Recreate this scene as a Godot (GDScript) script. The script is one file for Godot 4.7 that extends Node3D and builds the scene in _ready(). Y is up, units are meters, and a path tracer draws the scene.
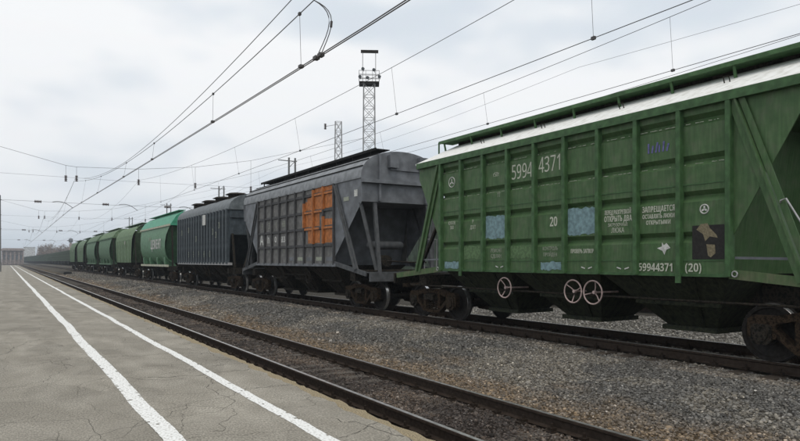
extends Node3D

# ---------------------------------------------------------------- mesh builder
class MB:
	var st := SurfaceTool.new()
	func _init():
		st.begin(Mesh.PRIMITIVE_TRIANGLES)
	func v(p: Vector3):
		st.add_vertex(p)
	func tri(a: Vector3, b: Vector3, c: Vector3, g := -1):
		st.set_smooth_group(g)
		v(a); v(c); v(b)
	func quad(a: Vector3, b: Vector3, c: Vector3, d: Vector3, g := -1):
		tri(a, b, c, g); tri(a, c, d, g)
	func box(c: Vector3, s: Vector3, b := Basis()):
		var h := s * 0.5
		var p := []
		for i in 8:
			p.append(c + b * Vector3(h.x if i & 1 else -h.x, h.y if i & 2 else -h.y, h.z if i & 4 else -h.z))
		quad(p[4], p[5], p[7], p[6]); quad(p[1], p[0], p[2], p[3])
		quad(p[5], p[1], p[3], p[7]); quad(p[0], p[4], p[6], p[2])
		quad(p[6], p[7], p[3], p[2]); quad(p[0], p[1], p[5], p[4])
	func bar(a: Vector3, b: Vector3, w: float, h: float, up := Vector3.UP):
		var d := (b - a).normalized()
		var s := d.cross(up).normalized()
		if s.length() < 0.1: s = d.cross(Vector3.RIGHT).normalized()
		var u := s.cross(d)
		box((a + b) * 0.5, Vector3(w, h, a.distance_to(b)), Basis(s, u, -d))
	# polygon in 2D pushed from a to b along an axis: 'z': (x,y), 'x': (z,y)
	func prism(pts: PackedVector2Array, axis: String, a: float, b: float):
		var poly := pts.duplicate()
		if not Geometry2D.is_polygon_clockwise(poly): pass
		var ids := Geometry2D.triangulate_polygon(poly)
		var n := poly.size()
		var at := func(p: Vector2, t: float) -> Vector3:
			return Vector3(p.x, p.y, t) if axis == "z" else Vector3(t, p.y, p.x)
		var area := 0.0
		for i in n:
			area += poly[i].cross(poly[(i + 1) % n])
		var flip := (area < 0.0) != (axis == "x")
		for k in range(0, ids.size(), 3):
			var q := [poly[ids[k]], poly[ids[k + 1]], poly[ids[k + 2]]]
			var cw: float = (q[1] - q[0]).cross(q[2] - q[0])
			if (cw > 0) == (axis == "z"):
				tri(at.call(q[0], b), at.call(q[1], b), at.call(q[2], b)); tri(at.call(q[0], a), at.call(q[2], a), at.call(q[1], a))
			else:
				tri(at.call(q[0], b), at.call(q[2], b), at.call(q[1], b)); tri(at.call(q[0], a), at.call(q[1], a), at.call(q[2], a))
		for i in n:
			var p: Vector2 = poly[i]
			var r: Vector2 = poly[(i + 1) % n]
			if flip:
				quad(at.call(r, a), at.call(p, a), at.call(p, b), at.call(r, b))
			else:
				quad(at.call(p, a), at.call(r, a), at.call(r, b), at.call(p, b))
	func tube(pts: Array, r: float, n := 6, caps := true):
		var rings := []
		for i in pts.size():
			var p: Vector3 = pts[i]
			var d: Vector3 = (pts[min(i + 1, pts.size() - 1)] - pts[max(i - 1, 0)]).normalized()
			var s := d.cross(Vector3.UP)
			if s.length() < 0.05: s = d.cross(Vector3.RIGHT)
			s = s.normalized()
			var u := s.cross(d)
			var ring := []
			for k in n:
				var a := TAU * k / n
				ring.append(p + (s * cos(a) + u * sin(a)) * r)
			rings.append(ring)
		for i in rings.size() - 1:
			for k in n:
				quad(rings[i][k], rings[i][(k + 1) % n], rings[i + 1][(k + 1) % n], rings[i + 1][k], 1)
		if caps:
			for k in range(1, n - 1):
				tri(rings[0][0], rings[0][k + 1], rings[0][k])
				tri(rings[-1][0], rings[-1][k], rings[-1][k + 1])
	# profile of (along axis, radius), axis unit vector
	func lathe(prof: Array, o: Vector3, ax: Vector3, n := 20, g := -1):
		var s := ax.cross(Vector3(0.3, 0.9, 0.2)).normalized()
		var u := ax.cross(s)
		for i in prof.size() - 1:
			for k in n:
				var a := TAU * k / n
				var b := TAU * (k + 1) / n
				var c := s * cos(a) + u * sin(a)
				var e := s * cos(b) + u * sin(b)
				var p0: Vector3 = o + ax * prof[i].x + c * prof[i].y
				var p1: Vector3 = o + ax * prof[i].x + e * prof[i].y
				var p2: Vector3 = o + ax * prof[i + 1].x + e * prof[i + 1].y
				var p3: Vector3 = o + ax * prof[i + 1].x + c * prof[i + 1].y
				var gg := g if g >= 0 else 10 + i
				if prof[i].y < 1e-5: tri(p0, p2, p3, gg)
				elif prof[i + 1].y < 1e-5: tri(p0, p1, p2, gg)
				else: quad(p0, p1, p2, p3, gg)
	func cyl(a: Vector3, b: Vector3, r: float, n := 14, r2 := -1.0):
		var l := a.distance_to(b)
		if r2 < 0: r2 = r
		lathe([Vector2(0, 0), Vector2(0, r), Vector2(l, r2), Vector2(l, 0)], a, (b - a).normalized(), n)
	func done() -> ArrayMesh:
		st.generate_normals()
		return st.commit()

# ---------------------------------------------------------------- scene helpers
var counts := {}
var M := {}
var T := {}
var C := {}
var rng := RandomNumberGenerator.new()

func numbered(parent: Node, called: String) -> String:
	var key := str(parent.get_instance_id()) + called
	var n: int = counts.get(key, 0)
	counts[key] = n + 1
	return called if n == 0 else "%s_%03d" % [called, n]
func part(parent: Node, called: String, mesh: Mesh, m: Material, pos := Vector3.ZERO, b := Basis()) -> MeshInstance3D:
	var o := MeshInstance3D.new()
	o.name = numbered(parent, called)
	o.mesh = mesh
	o.material_override = m
	o.transform = Transform3D(b, pos)
	parent.add_child(o, true)
	return o
func knot(parent: Node, called: String, pos := Vector3.ZERO) -> Node3D:
	var o := Node3D.new()
	o.name = numbered(parent, called)
	o.position = pos
	parent.add_child(o, true)
	return o
func tag(o: Node, label: String, category: String, group := "", kind := ""):
	o.set_meta("label", label)
	o.set_meta("category", category)
	if group: o.set_meta("group", group)
	if kind: o.set_meta("kind", kind)
func thing(called: String, label: String, category: String, pos := Vector3.ZERO, group := "") -> Node3D:
	var o := knot(self, called, pos)
	tag(o, label, category, group)
	return o
func structure(o: Node, label := "", category := ""):
	o.set_meta("kind", "structure")
	if label: o.set_meta("label", label)
	if category: o.set_meta("category", category)
func P(x: float, y: float, z: float) -> Vector3:
	return Vector3(x, y, -z)
func lin(r: float, g: float, b: float) -> Color:
	return Color(r, g, b).linear_to_srgb()

# ---------------------------------------------------------------- textures and materials
func noise(freq: float, seed_: int, oct := 4, type := FastNoiseLite.TYPE_SIMPLEX_SMOOTH) -> FastNoiseLite:
	var n := FastNoiseLite.new()
	n.noise_type = type
	n.frequency = freq
	n.seed = seed_
	n.fractal_octaves = oct
	return n
# grey multiplier texture between lo and hi, with its middle pushed by bias
func grey(size: int, n: FastNoiseLite, lo: float, hi: float, gain := 1.6) -> ImageTexture:
	var im := n.get_seamless_image(size, size)
	im.convert(Image.FORMAT_L8)
	var d := im.get_data()
	var lut := PackedByteArray()
	for i in 256:
		var t: float = clamp((i / 255.0 - 0.5) * gain + 0.5, 0.0, 1.0)
		lut.append(int(255 * lerp(lo, hi, t)))
	for i in d.size(): d[i] = lut[d[i]]
	im = Image.create_from_data(size, size, false, Image.FORMAT_L8, d)
	im.generate_mipmaps()
	return ImageTexture.create_from_image(im)
func ramp(size: int, n: FastNoiseLite, cols: Array, gain := 1.6) -> ImageTexture:
	var im := n.get_seamless_image(size, size)
	im.convert(Image.FORMAT_L8)
	var d := im.get_data()
	var o := PackedByteArray()
	o.resize(size * size * 3)
	var lut := []
	for i in 256:
		var t: float = clamp((i / 255.0 - 0.5) * gain + 0.5, 0.0, 0.9999) * (cols.size() - 1)
		var c: Color = cols[int(t)].lerp(cols[int(t) + 1], t - int(t))
		lut.append([int(c.r * 255), int(c.g * 255), int(c.b * 255)])
	for i in d.size():
		var l: Array = lut[d[i]]
		o[i * 3] = l[0]; o[i * 3 + 1] = l[1]; o[i * 3 + 2] = l[2]
	im = Image.create_from_data(size, size, false, Image.FORMAT_RGB8, o)
	im.generate_mipmaps()
	return ImageTexture.create_from_image(im)
func paint(c: Color, rough := 0.6, tex := "blotch", scale := 0.5, streak := 0.0, bump := 0.0) -> StandardMaterial3D:
	var m := StandardMaterial3D.new()
	m.albedo_color = c
	m.roughness = rough
	m.metallic_specular = 0.35
	m.cull_mode = BaseMaterial3D.CULL_DISABLED
	if tex:
		m.albedo_texture = T[tex]
		m.uv1_triplanar = true
		m.uv1_world_triplanar = true
		m.uv1_scale = Vector3.ONE * scale
	if streak > 0:
		m.detail_enabled = true
		m.detail_blend_mode = BaseMaterial3D.BLEND_MODE_MUL
		m.detail_albedo = T["streak"]
		m.detail_uv_layer = BaseMaterial3D.DETAIL_UV_2
		m.uv2_triplanar = true
		m.uv2_world_triplanar = true
		m.uv2_scale = Vector3(streak, streak * 0.11, streak)
	if bump > 0:
		m.heightmap_enabled = true
		m.heightmap_texture = T["fine"]
		m.heightmap_scale = bump
	return m

func make_materials():
	T.blotch = grey(512, noise(0.012, 11, 5), 0.80, 1.0)
	T.fine = grey(512, noise(0.06, 12, 4), 0.6, 1.0)
	T.streak = grey(512, noise(0.03, 13, 5), 0.86, 1.0, 1.5)
	T.speck = grey(512, noise(0.18, 14, 3), 0.5, 1.0, 2.0)
	T.rust = ramp(512, noise(0.025, 15, 5), [Color(0.13, 0.115, 0.105), Color(0.20, 0.175, 0.15), Color(0.29, 0.25, 0.205), Color(0.17, 0.15, 0.13)])
	T.dark_mottle = ramp(512, noise(0.02, 16, 5), [Color(0.11, 0.11, 0.10), Color(0.17, 0.16, 0.15), Color(0.25, 0.23, 0.20), Color(0.15, 0.14, 0.13)])
	T.greenpaint = ramp(512, noise(0.010, 17, 5), [lin(0.078, 0.148, 0.056), lin(0.090, 0.164, 0.064), lin(0.100, 0.172, 0.070), lin(0.114, 0.176, 0.080), lin(0.130, 0.178, 0.090)], 1.4)
	T.greendust = ramp(512, noise(0.012, 18, 5), [lin(0.080, 0.145, 0.058), lin(0.10, 0.155, 0.068), lin(0.115, 0.155, 0.076), lin(0.14, 0.16, 0.09)])
	T.whitepaint = ramp(512, noise(0.05, 19, 5), [lin(0.50, 0.49, 0.46), lin(0.74, 0.74, 0.71), lin(0.82, 0.82, 0.80), lin(0.84, 0.84, 0.82)], 2.0)
	T.worn = ramp(512, noise(0.06, 23, 4), [lin(0.20, 0.25, 0.16), lin(0.52, 0.53, 0.47), lin(0.66, 0.66, 0.62), lin(0.70, 0.70, 0.66)], 2.2)
	T.roofdust = ramp(512, noise(0.02, 20, 5), [lin(0.62, 0.61, 0.57), lin(0.78, 0.78, 0.75), lin(0.84, 0.84, 0.82)], 1.8)
	M.green = paint(Color(0.93, 0.96, 0.96), 0.45, "greenpaint", 0.6, 0.9, 0.12)
	M.green_dust = paint(Color(1, 1, 1), 0.75, "greendust", 0.5, 0.9, 0.12)
	M.chute_green = paint(Color(0.88, 1.0, 0.85), 0.8, "dark_mottle", 0.6)  # dark mottled tone tinted green, much darker than the wagon body paint
	M.green_rib = paint(lin(0.070, 0.150, 0.060), 0.5, "blotch", 0.7, 0.0)
	M.roof_white = paint(Color(1, 1, 1), 0.7, "roofdust", 0.5)
	M.grey = paint(lin(0.225, 0.22, 0.21), 0.6, "blotch", 0.5, 1.1, 0.1)
	M.grey_end = paint(lin(0.19, 0.202, 0.218), 0.5, "blotch", 0.3)
	M.grey_roof = paint(lin(0.26, 0.275, 0.29), 0.5, "blotch", 0.4)
	M.grey_rib = paint(lin(0.068, 0.068, 0.07), 0.6, "blotch", 0.6)
	M.orange = paint(lin(0.64, 0.225, 0.065), 0.6, "blotch", 0.7, 1.0)
	M.grey_frame = paint(lin(0.11, 0.115, 0.12), 0.7, "blotch", 0.6)
	M.frame = paint(Color(0.95, 0.92, 0.9), 0.9, "rust", 0.9)
	M.slate = paint(lin(0.085, 0.105, 0.12), 0.55, "blotch", 0.4, 0.8)
	M.slate_roof = paint(lin(0.15, 0.17, 0.18), 0.55, "blotch", 0.4)
	M.cistern = paint(lin(0.15, 0.32, 0.18), 0.55, "blotch", 0.35, 0.7)
	M.turquoise = paint(lin(0.07, 0.36, 0.22), 0.5, "blotch", 0.4)
	M.cream = paint(lin(0.55, 0.55, 0.42), 0.6, "blotch", 0.5)
	M.pale_green = paint(lin(0.20, 0.305, 0.17), 0.75, "blotch", 0.35, 0.6)
	M.mid_green = paint(lin(0.14, 0.255, 0.15), 0.7, "blotch", 0.35, 0.6)
	M.sage = paint(lin(0.165, 0.26, 0.15), 0.7, "blotch", 0.35, 0.6)
	M.dark = paint(Color(1, 1, 1), 0.8, "dark_mottle", 0.8, 0.0, 0.1)
	M.steel_rust = paint(Color(1, 1, 1), 0.85, "rust", 1.2, 0.0, 0.15)
	M.black = paint(lin(0.03, 0.03, 0.03), 0.7, "blotch", 0.8)
	M.wheel = paint(lin(0.035, 0.032, 0.03), 0.6, "blotch", 1.5)
	M.tread = paint(lin(0.62, 0.62, 0.62), 0.28, "blotch", 2.0)
	M.tread.metallic = 0.9
	M.white = paint(lin(0.72, 0.72, 0.68), 0.6, "blotch", 1.5)
	M.stencil = paint(Color(1, 1, 0.97), 0.65, "worn", 3.0)
	M.faded = paint(lin(0.42, 0.45, 0.36), 0.7, "blotch", 2.5)
	M.pink = paint(lin(0.56, 0.43, 0.40), 0.55, "blotch", 2.0)
	M.blue = paint(lin(0.235, 0.36, 0.385), 0.65, "blotch", 1.2)
	M.violet = paint(lin(0.16, 0.16, 0.36), 0.6, "blotch", 2.0)
	M.lime = paint(lin(0.135, 0.225, 0.105), 0.7, "blotch", 1.5)
	M.poster = paint(lin(0.028, 0.026, 0.024), 0.6, "blotch", 2.0)
	M.torn = paint(lin(0.26, 0.22, 0.14), 0.8, "blotch", 3.0)
	M.rail = paint(lin(0.052, 0.039, 0.031), 0.75, "blotch", 1.5, 0.0, 0.1)
	M.rail_top = paint(lin(0.70, 0.68, 0.66), 0.35, "blotch", 1.0)
	M.rail_top.metallic = 0.85
	M.sleeper = paint(lin(0.15, 0.13, 0.11), 0.9, "fine", 1.6, 0.0, 0.4)
	M.sleeper_dark = paint(lin(0.12, 0.095, 0.075), 0.9, "fine", 1.6, 0.0, 0.4)
	M.iron = paint(lin(0.05, 0.038, 0.03), 0.8, "fine", 3.0)
	M.wire = paint(lin(0.10, 0.095, 0.095), 0.6, "")
	M.copper = paint(lin(0.14, 0.125, 0.12), 0.55, "")
	M.porcelain = paint(lin(0.06, 0.035, 0.03), 0.3, "")
	M.galv = paint(lin(0.45, 0.45, 0.45), 0.6, "blotch", 0.8)
	M.mast = paint(lin(0.22, 0.22, 0.215), 0.7, "blotch", 0.6)
	M.concrete = paint(lin(0.44, 0.36, 0.23), 0.9, "fine", 1.3, 0.0, 0.8)
	M.line_paint = paint(Color(1, 1, 1), 0.75, "whitepaint", 0.9)
	M.plaster = paint(lin(0.72, 0.73, 0.72), 0.85, "blotch", 0.1)
	M.brick_far = paint(lin(0.40, 0.33, 0.30), 0.9, "blotch", 0.1)
	M.glass = paint(lin(0.05, 0.06, 0.07), 0.15, "")
	M.bark = paint(lin(0.10, 0.075, 0.055), 0.95, "blotch", 0.5)
	M.twig = paint(lin(0.24, 0.165, 0.11), 0.95, "blotch", 0.5)
	M.gondola = paint(lin(0.06, 0.075, 0.065), 0.75, "blotch", 0.3, 0.4)
	M.gondola2 = paint(lin(0.13, 0.17, 0.13), 0.75, "blotch", 0.3, 0.4)
	for k in ["dark", "black", "steel_rust", "wheel", "frame", "iron", "rail"]: M[k].metallic_specular = 0.12
	var s := StandardMaterial3D.new()
	s.vertex_color_use_as_albedo = true
	s.roughness = 0.95
	s.metallic_specular = 0.25
	M.stone = s
	var g := StandardMaterial3D.new()
	g.vertex_color_use_as_albedo = true
	g.roughness = 1.0
	g.metallic_specular = 0.15
	g.albedo_texture = T.speck
	g.uv1_triplanar = true
	g.uv1_world_triplanar = true
	g.uv1_scale = Vector3.ONE * 0.9
	g.heightmap_enabled = true
	g.heightmap_texture = T.speck
	g.heightmap_scale = 3.0
	M.ground = g

# ---------------------------------------------------------------- camera, sky, sun
const CAM_Y := 2.04
func make_camera_and_light():
	var cam := Camera3D.new()
	cam.name = "camera"
	add_child(cam)
	cam.position = Vector3(0, CAM_Y, 0)
	cam.rotation_degrees = Vector3(0, -31.49, 0)
	cam.projection = Camera3D.PROJECTION_FRUSTUM
	cam.near = 0.1
	cam.far = 4000.0
	cam.size = 2.0 * 0.1 * 220.5 / 640.0
	cam.frustum_offset = Vector2(0, 0.1 * 40.5 / 640.0)
	cam.current = true
	var sun := DirectionalLight3D.new()
	sun.name = "sun"
	add_child(sun)
	sun.rotation_degrees = Vector3(-62, -20, 0)
	sun.light_energy = 0.35
	sun.light_color = Color(1.0, 0.97, 0.92)
	sun.light_angular_distance = 25.0
	sun.shadow_enabled = true
	var w := 1024
	var h := 512
	var n1 := noise(1.6, 3, 5)
	var n2 := noise(4.5, 8, 4)
	var d := PackedByteArray()
	d.resize(w * h * 3)
	var white := Color(0.982, 0.988, 0.995)
	var blue := Color(0.815, 0.86, 0.905)
	var dusk := Color(0.815, 0.85, 0.885)
	for j in h:
		var el := (0.5 - (j + 0.5) / h) * PI
		for i in w:
			var az := ((i + 0.5) / w - 0.5) * TAU
			var v := Vector3(sin(az) * cos(el), sin(el), -cos(az) * cos(el))
			# clouds lie in a sheet: stretch them sideways towards the horizon
			var q := Vector3(v.x, v.y * 2.6, v.z)
			var t := 0.5 + 1.3 * n1.get_noise_3dv(q) + 0.34 * n2.get_noise_3dv(q)
			t = clamp(t, 0.0, 1.0)
			t = t * t * (3 - 2 * t)
			var low: float = clamp(1.0 - el / 0.42, 0.0, 1.0)
			var c := blue.lerp(white, clamp(t * 0.95 + 0.27, 0.0, 1.0))
			c = c.lerp(dusk, low * low * (0.75 - 0.35 * t))
			if el < 0: c = Color(0.42, 0.41, 0.39)
			var k := (j * w + i) * 3
			d[k] = int(c.r * 255); d[k + 1] = int(c.g * 255); d[k + 2] = int(c.b * 255)
	var im := Image.create_from_data(w, h, false, Image.FORMAT_RGB8, d)
	var sm := PanoramaSkyMaterial.new()
	sm.panorama = ImageTexture.create_from_image(im)
	sm.energy_multiplier = 1.0
	var sky := Sky.new()
	sky.sky_material = sm
	var e := Environment.new()
	e.background_mode = Environment.BG_SKY
	e.sky = sky
	e.tonemap_mode = Environment.TONE_MAPPER_LINEAR
	e.tonemap_exposure = 1.0
	e.sdfgi_enabled = true
	e.ssao_enabled = true
	e.ssil_enabled = true
	e.fog_enabled = true
	e.fog_density = 0.0005
	e.fog_light_color = Color(0.82, 0.86, 0.9)
	var we := WorldEnvironment.new()
	we.name = "environment"
	we.environment = e
	add_child(we)

# ---------------------------------------------------------------- ground, platform, tracks
const A1 := 5.375     # axis of the empty track
const A2 := 11.5      # axis of the train's track
const R2 := 0.39      # its rail top above the other's
var n_und: FastNoiseLite
var n_col: FastNoiseLite
var n_edge: FastNoiseLite
const PROFILE := [[-900.0, -0.4], [3.0, -0.4], [3.75, -0.16], [4.2, -0.19], [4.5, -0.202], [6.3, -0.202], [6.9, -0.16], [7.9, -0.04], [8.9, 0.10], [9.7, 0.165], [10.1, 0.175], [12.9, 0.175], [13.8, 0.1], [15.5, 0.02], [22.0, 0.0], [60.0, 0.0], [900.0, 0.0]]
func gy(x: float, z: float) -> float:
	var y := 0.0
	for i in PROFILE.size() - 1:
		if x <= PROFILE[i + 1][0]:
			y = lerp(PROFILE[i][1], PROFILE[i + 1][1], (x - PROFILE[i][0]) / (PROFILE[i + 1][0] - PROFILE[i][0]))
			break
	if z > 60 and x > 13:   # the yard behind climbs on to a low bank
		y += 0.6 * smoothstep(60, 165, z) * smoothstep(13.2, 14.8, x) * (1.0 - smoothstep(24, 40, x))
	if x > 3.6 and x < 30: y += 0.022 * n_und.get_noise_2d(x, z)
	return y
func gcol(x: float, z: float) -> Color:
	var n := n_col.get_noise_2d(x * 3.0, z * 1.3)
	var m := n_col.get_noise_2d(x * 0.7 + 90, z * 0.5)
	var c := Color(0.116, 0.109, 0.097)
	var sand := Color(0.185, 0.132, 0.080)
	var far := Color(0.20, 0.175, 0.135)
	c = c.lerp(sand, clamp(smoothstep(8.3, 6.7, x + n * 0.9) * 0.95, 0, 1))
	c = c.lerp(Color(0.20, 0.175, 0.14), clamp(m * 1.3, 0, 0.6))
	if m + 0.25 * n > 0.08: c = c.lerp(far, 0.45)   # patches of older, sandy ballast
	if x < 6.25: c = Color(0.062, 0.049, 0.041).lerp(Color(0.14, 0.104, 0.076), clamp(n * 1.2 + 0.15, 0, 1))
	elif x < 6.45: c = c.lerp(Color(0.09, 0.07, 0.055), 0.5)
	if x > 9.75: c = c.lerp(Color(0.20, 0.165, 0.125), clamp(0.35 + n, 0.0, 0.7))
	if x > 13: c = Color(0.22, 0.205, 0.18).lerp(Color(0.16, 0.15, 0.13), clamp(n + 0.3, 0, 1))
	return c
func make_ground():
	n_und = noise(0.35, 31, 3)
	n_col = noise(0.35, 32, 4)
	n_edge = noise(1.3, 33, 4)
	var xs := [-900.0, -200.0, -40.0, 3.0]
	var x := 3.5
	while x < 13.9: xs.append(x); x += 0.16
	xs.append_array([14.4, 15.0, 16.0, 18.0, 22.0, 26.0, 32.0, 40.0, 60.0, 120.0, 300.0, 900.0])
	var zs := [-300.0, -60.0, -15.0]
	var z := -6.0
	while z < 45: zs.append(z); z += 0.3
	while z < 200: zs.append(z); z += 3.0
	zs.append_array([230.0, 280.0, 340.0, 420.0, 520.0, 700.0, 1000.0, 1600.0])
	var st := SurfaceTool.new()
	st.begin(Mesh.PRIMITIVE_TRIANGLES)
	st.set_smooth_group(0)
	for j in zs.size():
		for i in xs.size():
			st.set_color(gcol(xs[i], zs[j]))
			st.add_vertex(P(xs[i], gy(xs[i], zs[j]), zs[j]))
	var w := xs.size()
	for j in zs.size() - 1:
		for i in w - 1:
			var a := j * w + i
			for k in [a, a + w, a + 1, a + 1, a + w, a + w + 1]: st.add_index(k)
	st.generate_normals()
	var g := part(self, "ground", st.commit(), M.ground)
	structure(g, "gravelly ground of the railway yard around the tracks", "ground")

func ay(x: float, z: float) -> float:
	return 0.2 + 0.009 * n_und.get_noise_2d(x * 1.2 + 50, z * 0.6)
func asphalt_texture() -> Array:
	var s := 2048
	var a := noise(0.004, 41, 5).get_seamless_image(s, s); a.convert(Image.FORMAT_L8)
	var b := noise(0.11, 42, 3).get_seamless_image(s, s); b.convert(Image.FORMAT_L8)
	var cn := noise(0.0042, 43, 2, FastNoiseLite.TYPE_CELLULAR)
	cn.cellular_return_type = FastNoiseLite.RETURN_CELL_VALUE
	cn.domain_warp_enabled = true
	cn.domain_warp_amplitude = 60.0
	cn.domain_warp_frequency = 0.008
	var cc := cn.get_image(s, s); cc.convert(Image.FORMAT_L8)
	var dc := cc.get_data()   # patches laid at different times
	var da := a.get_data()
	var db := b.get_data()
	var hgt := PackedByteArray(); hgt.resize(s * s); hgt.fill(0)   # depth of cracks
	var r := RandomNumberGenerator.new()
	r.seed = 77
	# cracks wander across the texture; u is across the platform, v along it
	for k in 105:
		var p := Vector2(r.randf() * s, r.randf() * s)
		var ang := r.randfn(0.0, 0.16)
		if r.randf() < 0.28: ang = PI / 2 + r.randfn(0.0, 0.35)
		if r.randf() < 0.5: ang += PI
		var length := int(r.randf_range(150, 1100)) if r.randf() < 0.8 else 1700
		var wide := r.randf_range(0.3, 1.0) if r.randf() < 0.65 else r.randf_range(1.0, 2.2)
		var turn := 0.0
		var depth := r.randi_range(110, 255)
		var home := ang
		var q := p
		for i in length:
			turn = turn * 0.80 + r.randfn(0.0, 0.085)
			ang += turn * 0.35 + (home - ang) * 0.05
			q += Vector2(cos(ang) * 1.0, sin(ang) * 0.62)
			var ww: float = wide * (0.45 + 0.9 * abs(sin(i * 0.043 + k))) * (1.0 - 0.7 * float(i) / length)
			var ri := int(ceil(ww))
			for dy in range(-ri, ri + 1):
				for dx in range(-ri, ri + 1):
					if dx * dx + dy * dy * 1.6 <= ww * ww + 0.3:
						var ix := posmod(int(q.x) + dx, s)
						var iy := posmod(int(q.y) + dy, s)
						hgt[iy * s + ix] = maxi(hgt[iy * s + ix], depth)
			if r.randf() < 0.004: home += r.randfn(0.0, 0.8)
	var o := PackedByteArray(); o.resize(s * s * 3)
	var hh := PackedByteArray(); hh.resize(s * s)
	var c0 := lin(0.262, 0.242, 0.204)
	var c1 := lin(0.322, 0.299, 0.255)
	var la := []
	for i in 256:
		var t: float = clamp((i / 255.0 - 0.5) * 2.0 + 0.5, 0.0, 1.0)
		la.append(c0.lerp(c1, t) * 255.0)
	for i in s * s:
		var c: Color = la[da[i]]
		var f := (0.76 + 0.42 * db[i] / 255.0) * (0.945 + 0.11 * dc[i] / 255.0)
		var hv := 150 + (db[i] >> 2)
		if hgt[i]:
			f *= 1.0 - 0.56 * hgt[i] / 255.0
			hv = 150 - (hgt[i] >> 1)
		o[i * 3] = mini(255, int(c.r * f)); o[i * 3 + 1] = mini(255, int(c.g * f)); o[i * 3 + 2] = mini(255, int(c.b * f))
		hh[i] = hv
	var im := Image.create_from_data(s, s, false, Image.FORMAT_RGB8, o); im.generate_mipmaps()
	var ih := Image.create_from_data(s, s, false, Image.FORMAT_L8, hh); ih.generate_mipmaps()
	return [ImageTexture.create_from_image(im), ImageTexture.create_from_image(ih)]
func edge_x(z: float) -> float:
	return 3.57 + 0.10 * n_edge.get_noise_2d(z * 0.8, 3.0) + 0.035 * n_edge.get_noise_2d(z * 5.0, 9.0)
func zsteps(a: float, near: float, b: float, c: float) -> Array:
	var r := []
	var z := a
	while z < c:
		r.append(z)
		z += near if z < b else max(near, (z - b) * 0.06 + near)
	r.append(c)
	return r
func make_platform():
	var pl := knot(self, "platform")
	structure(pl, "asphalt station platform with two white lines along its edge", "platform")
	var tx := asphalt_texture()
	var m := StandardMaterial3D.new()
	m.albedo_texture = tx[0]
	m.roughness = 0.92
	m.metallic_specular = 0.2
	m.heightmap_enabled = true
	m.heightmap_texture = tx[1]
	m.heightmap_scale = 1.2
	var zs := zsteps(-6, 0.12, 28, 330)
	var xs := [-9.0, -4.0, -2.0, -1.0, 0.0, 0.8, 1.6, 2.4, 3.0]
	var st := SurfaceTool.new()
	st.begin(Mesh.PRIMITIVE_TRIANGLES)
	st.set_smooth_group(0)
	var w := xs.size() + 1
	for z in zs:
		for i in w:
			var x: float = xs[i] if i < w - 1 else edge_x(z)
			st.set_uv(Vector2(x / 5.9 + 0.37, z / 13.7))
			st.add_vertex(P(x, ay(x, z), z))
	for j in zs.size() - 1:
		for i in w - 1:
			var a := j * w + i
			for k in [a, a + w, a + 1, a + 1, a + w, a + w + 1]: st.add_index(k)
	st.generate_normals()
	st.generate_tangents()
	part(pl, "asphalt", st.commit(), m)
	# crumbling sandy edge below the broken asphalt rim
	var e := MB.new()
	var l := [] ; var r := []; var d := []
	for z in zs:
		var rx: float = 3.80 + 0.05 * n_edge.get_noise_2d(z * 2.0, 40.0)
		l.append(P(2.9, 0.175, z))
		r.append(P(rx, 0.155 + 0.02 * n_edge.get_noise_2d(z * 3.0, 70.0), z))
		d.append(P(rx + 0.03, -0.45, z))
	for i in zs.size() - 1:
		e.quad(l[i], r[i], r[i + 1], l[i + 1]); e.quad(r[i], d[i], d[i + 1], r[i + 1])
	part(pl, "platform_edge", e.done(), M.concrete)
	var rim := MB.new()
	for i in zs.size() - 1:
		var a := P(edge_x(zs[i]), ay(edge_x(zs[i]), zs[i]), zs[i])
		var b := P(edge_x(zs[i + 1]), ay(edge_x(zs[i + 1]), zs[i + 1]), zs[i + 1])
		rim.quad(a, a - Vector3(0, 0.05, 0), b - Vector3(0, 0.05, 0), b)
	part(pl, "asphalt_rim", rim.done(), M.concrete)
	for s in [[1.372, 1.578, 5], [2.752, 2.905, 9]]:
		var b := MB.new()
		var nz := noise(1.0, s[2], 4)
		var lanes := 6
		var lz := zsteps(-5, 0.05, 24, 300)
		for i in lz.size() - 1:
			for k in lanes:
				var za: float = lz[i]; var zb: float = lz[i + 1]
				var zm := (za + zb) * 0.5
				var t0: float = lerp(s[0], s[1], float(k) / lanes)
				var t1: float = lerp(s[0], s[1], float(k + 1) / lanes)
				var chip := nz.get_noise_2d(t0 * 9.0, zm * 4.0) + 0.7 * nz.get_noise_2d(t0 * 2.0 + 40, zm * 14.0)
				if zm < 30 and chip > (0.70 if k > 0 and k < lanes - 1 else 0.48): continue
				var q := []
				for zz in [za, zb]:
					var off: float = -0.0024 * zz + 0.045 * nz.get_noise_2d(zz * 0.22, 7.0)
					var j0: float = 0.010 * nz.get_noise_2d(zz * 6.0, 90.0) if k == 0 else 0.0
					var j1: float = 0.010 * nz.get_noise_2d(zz * 6.0, 130.0) if k == lanes - 1 else 0.0
					q.append(P(t0 + off + j0, ay(t0, zz) + 0.004, zz))
					q.append(P(t1 + off + j1, ay(t1, zz) + 0.004, zz))
				b.quad(q[0], q[1], q[3], q[2])
		part(pl, "painted_line", b.done(), M.line_paint)

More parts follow.
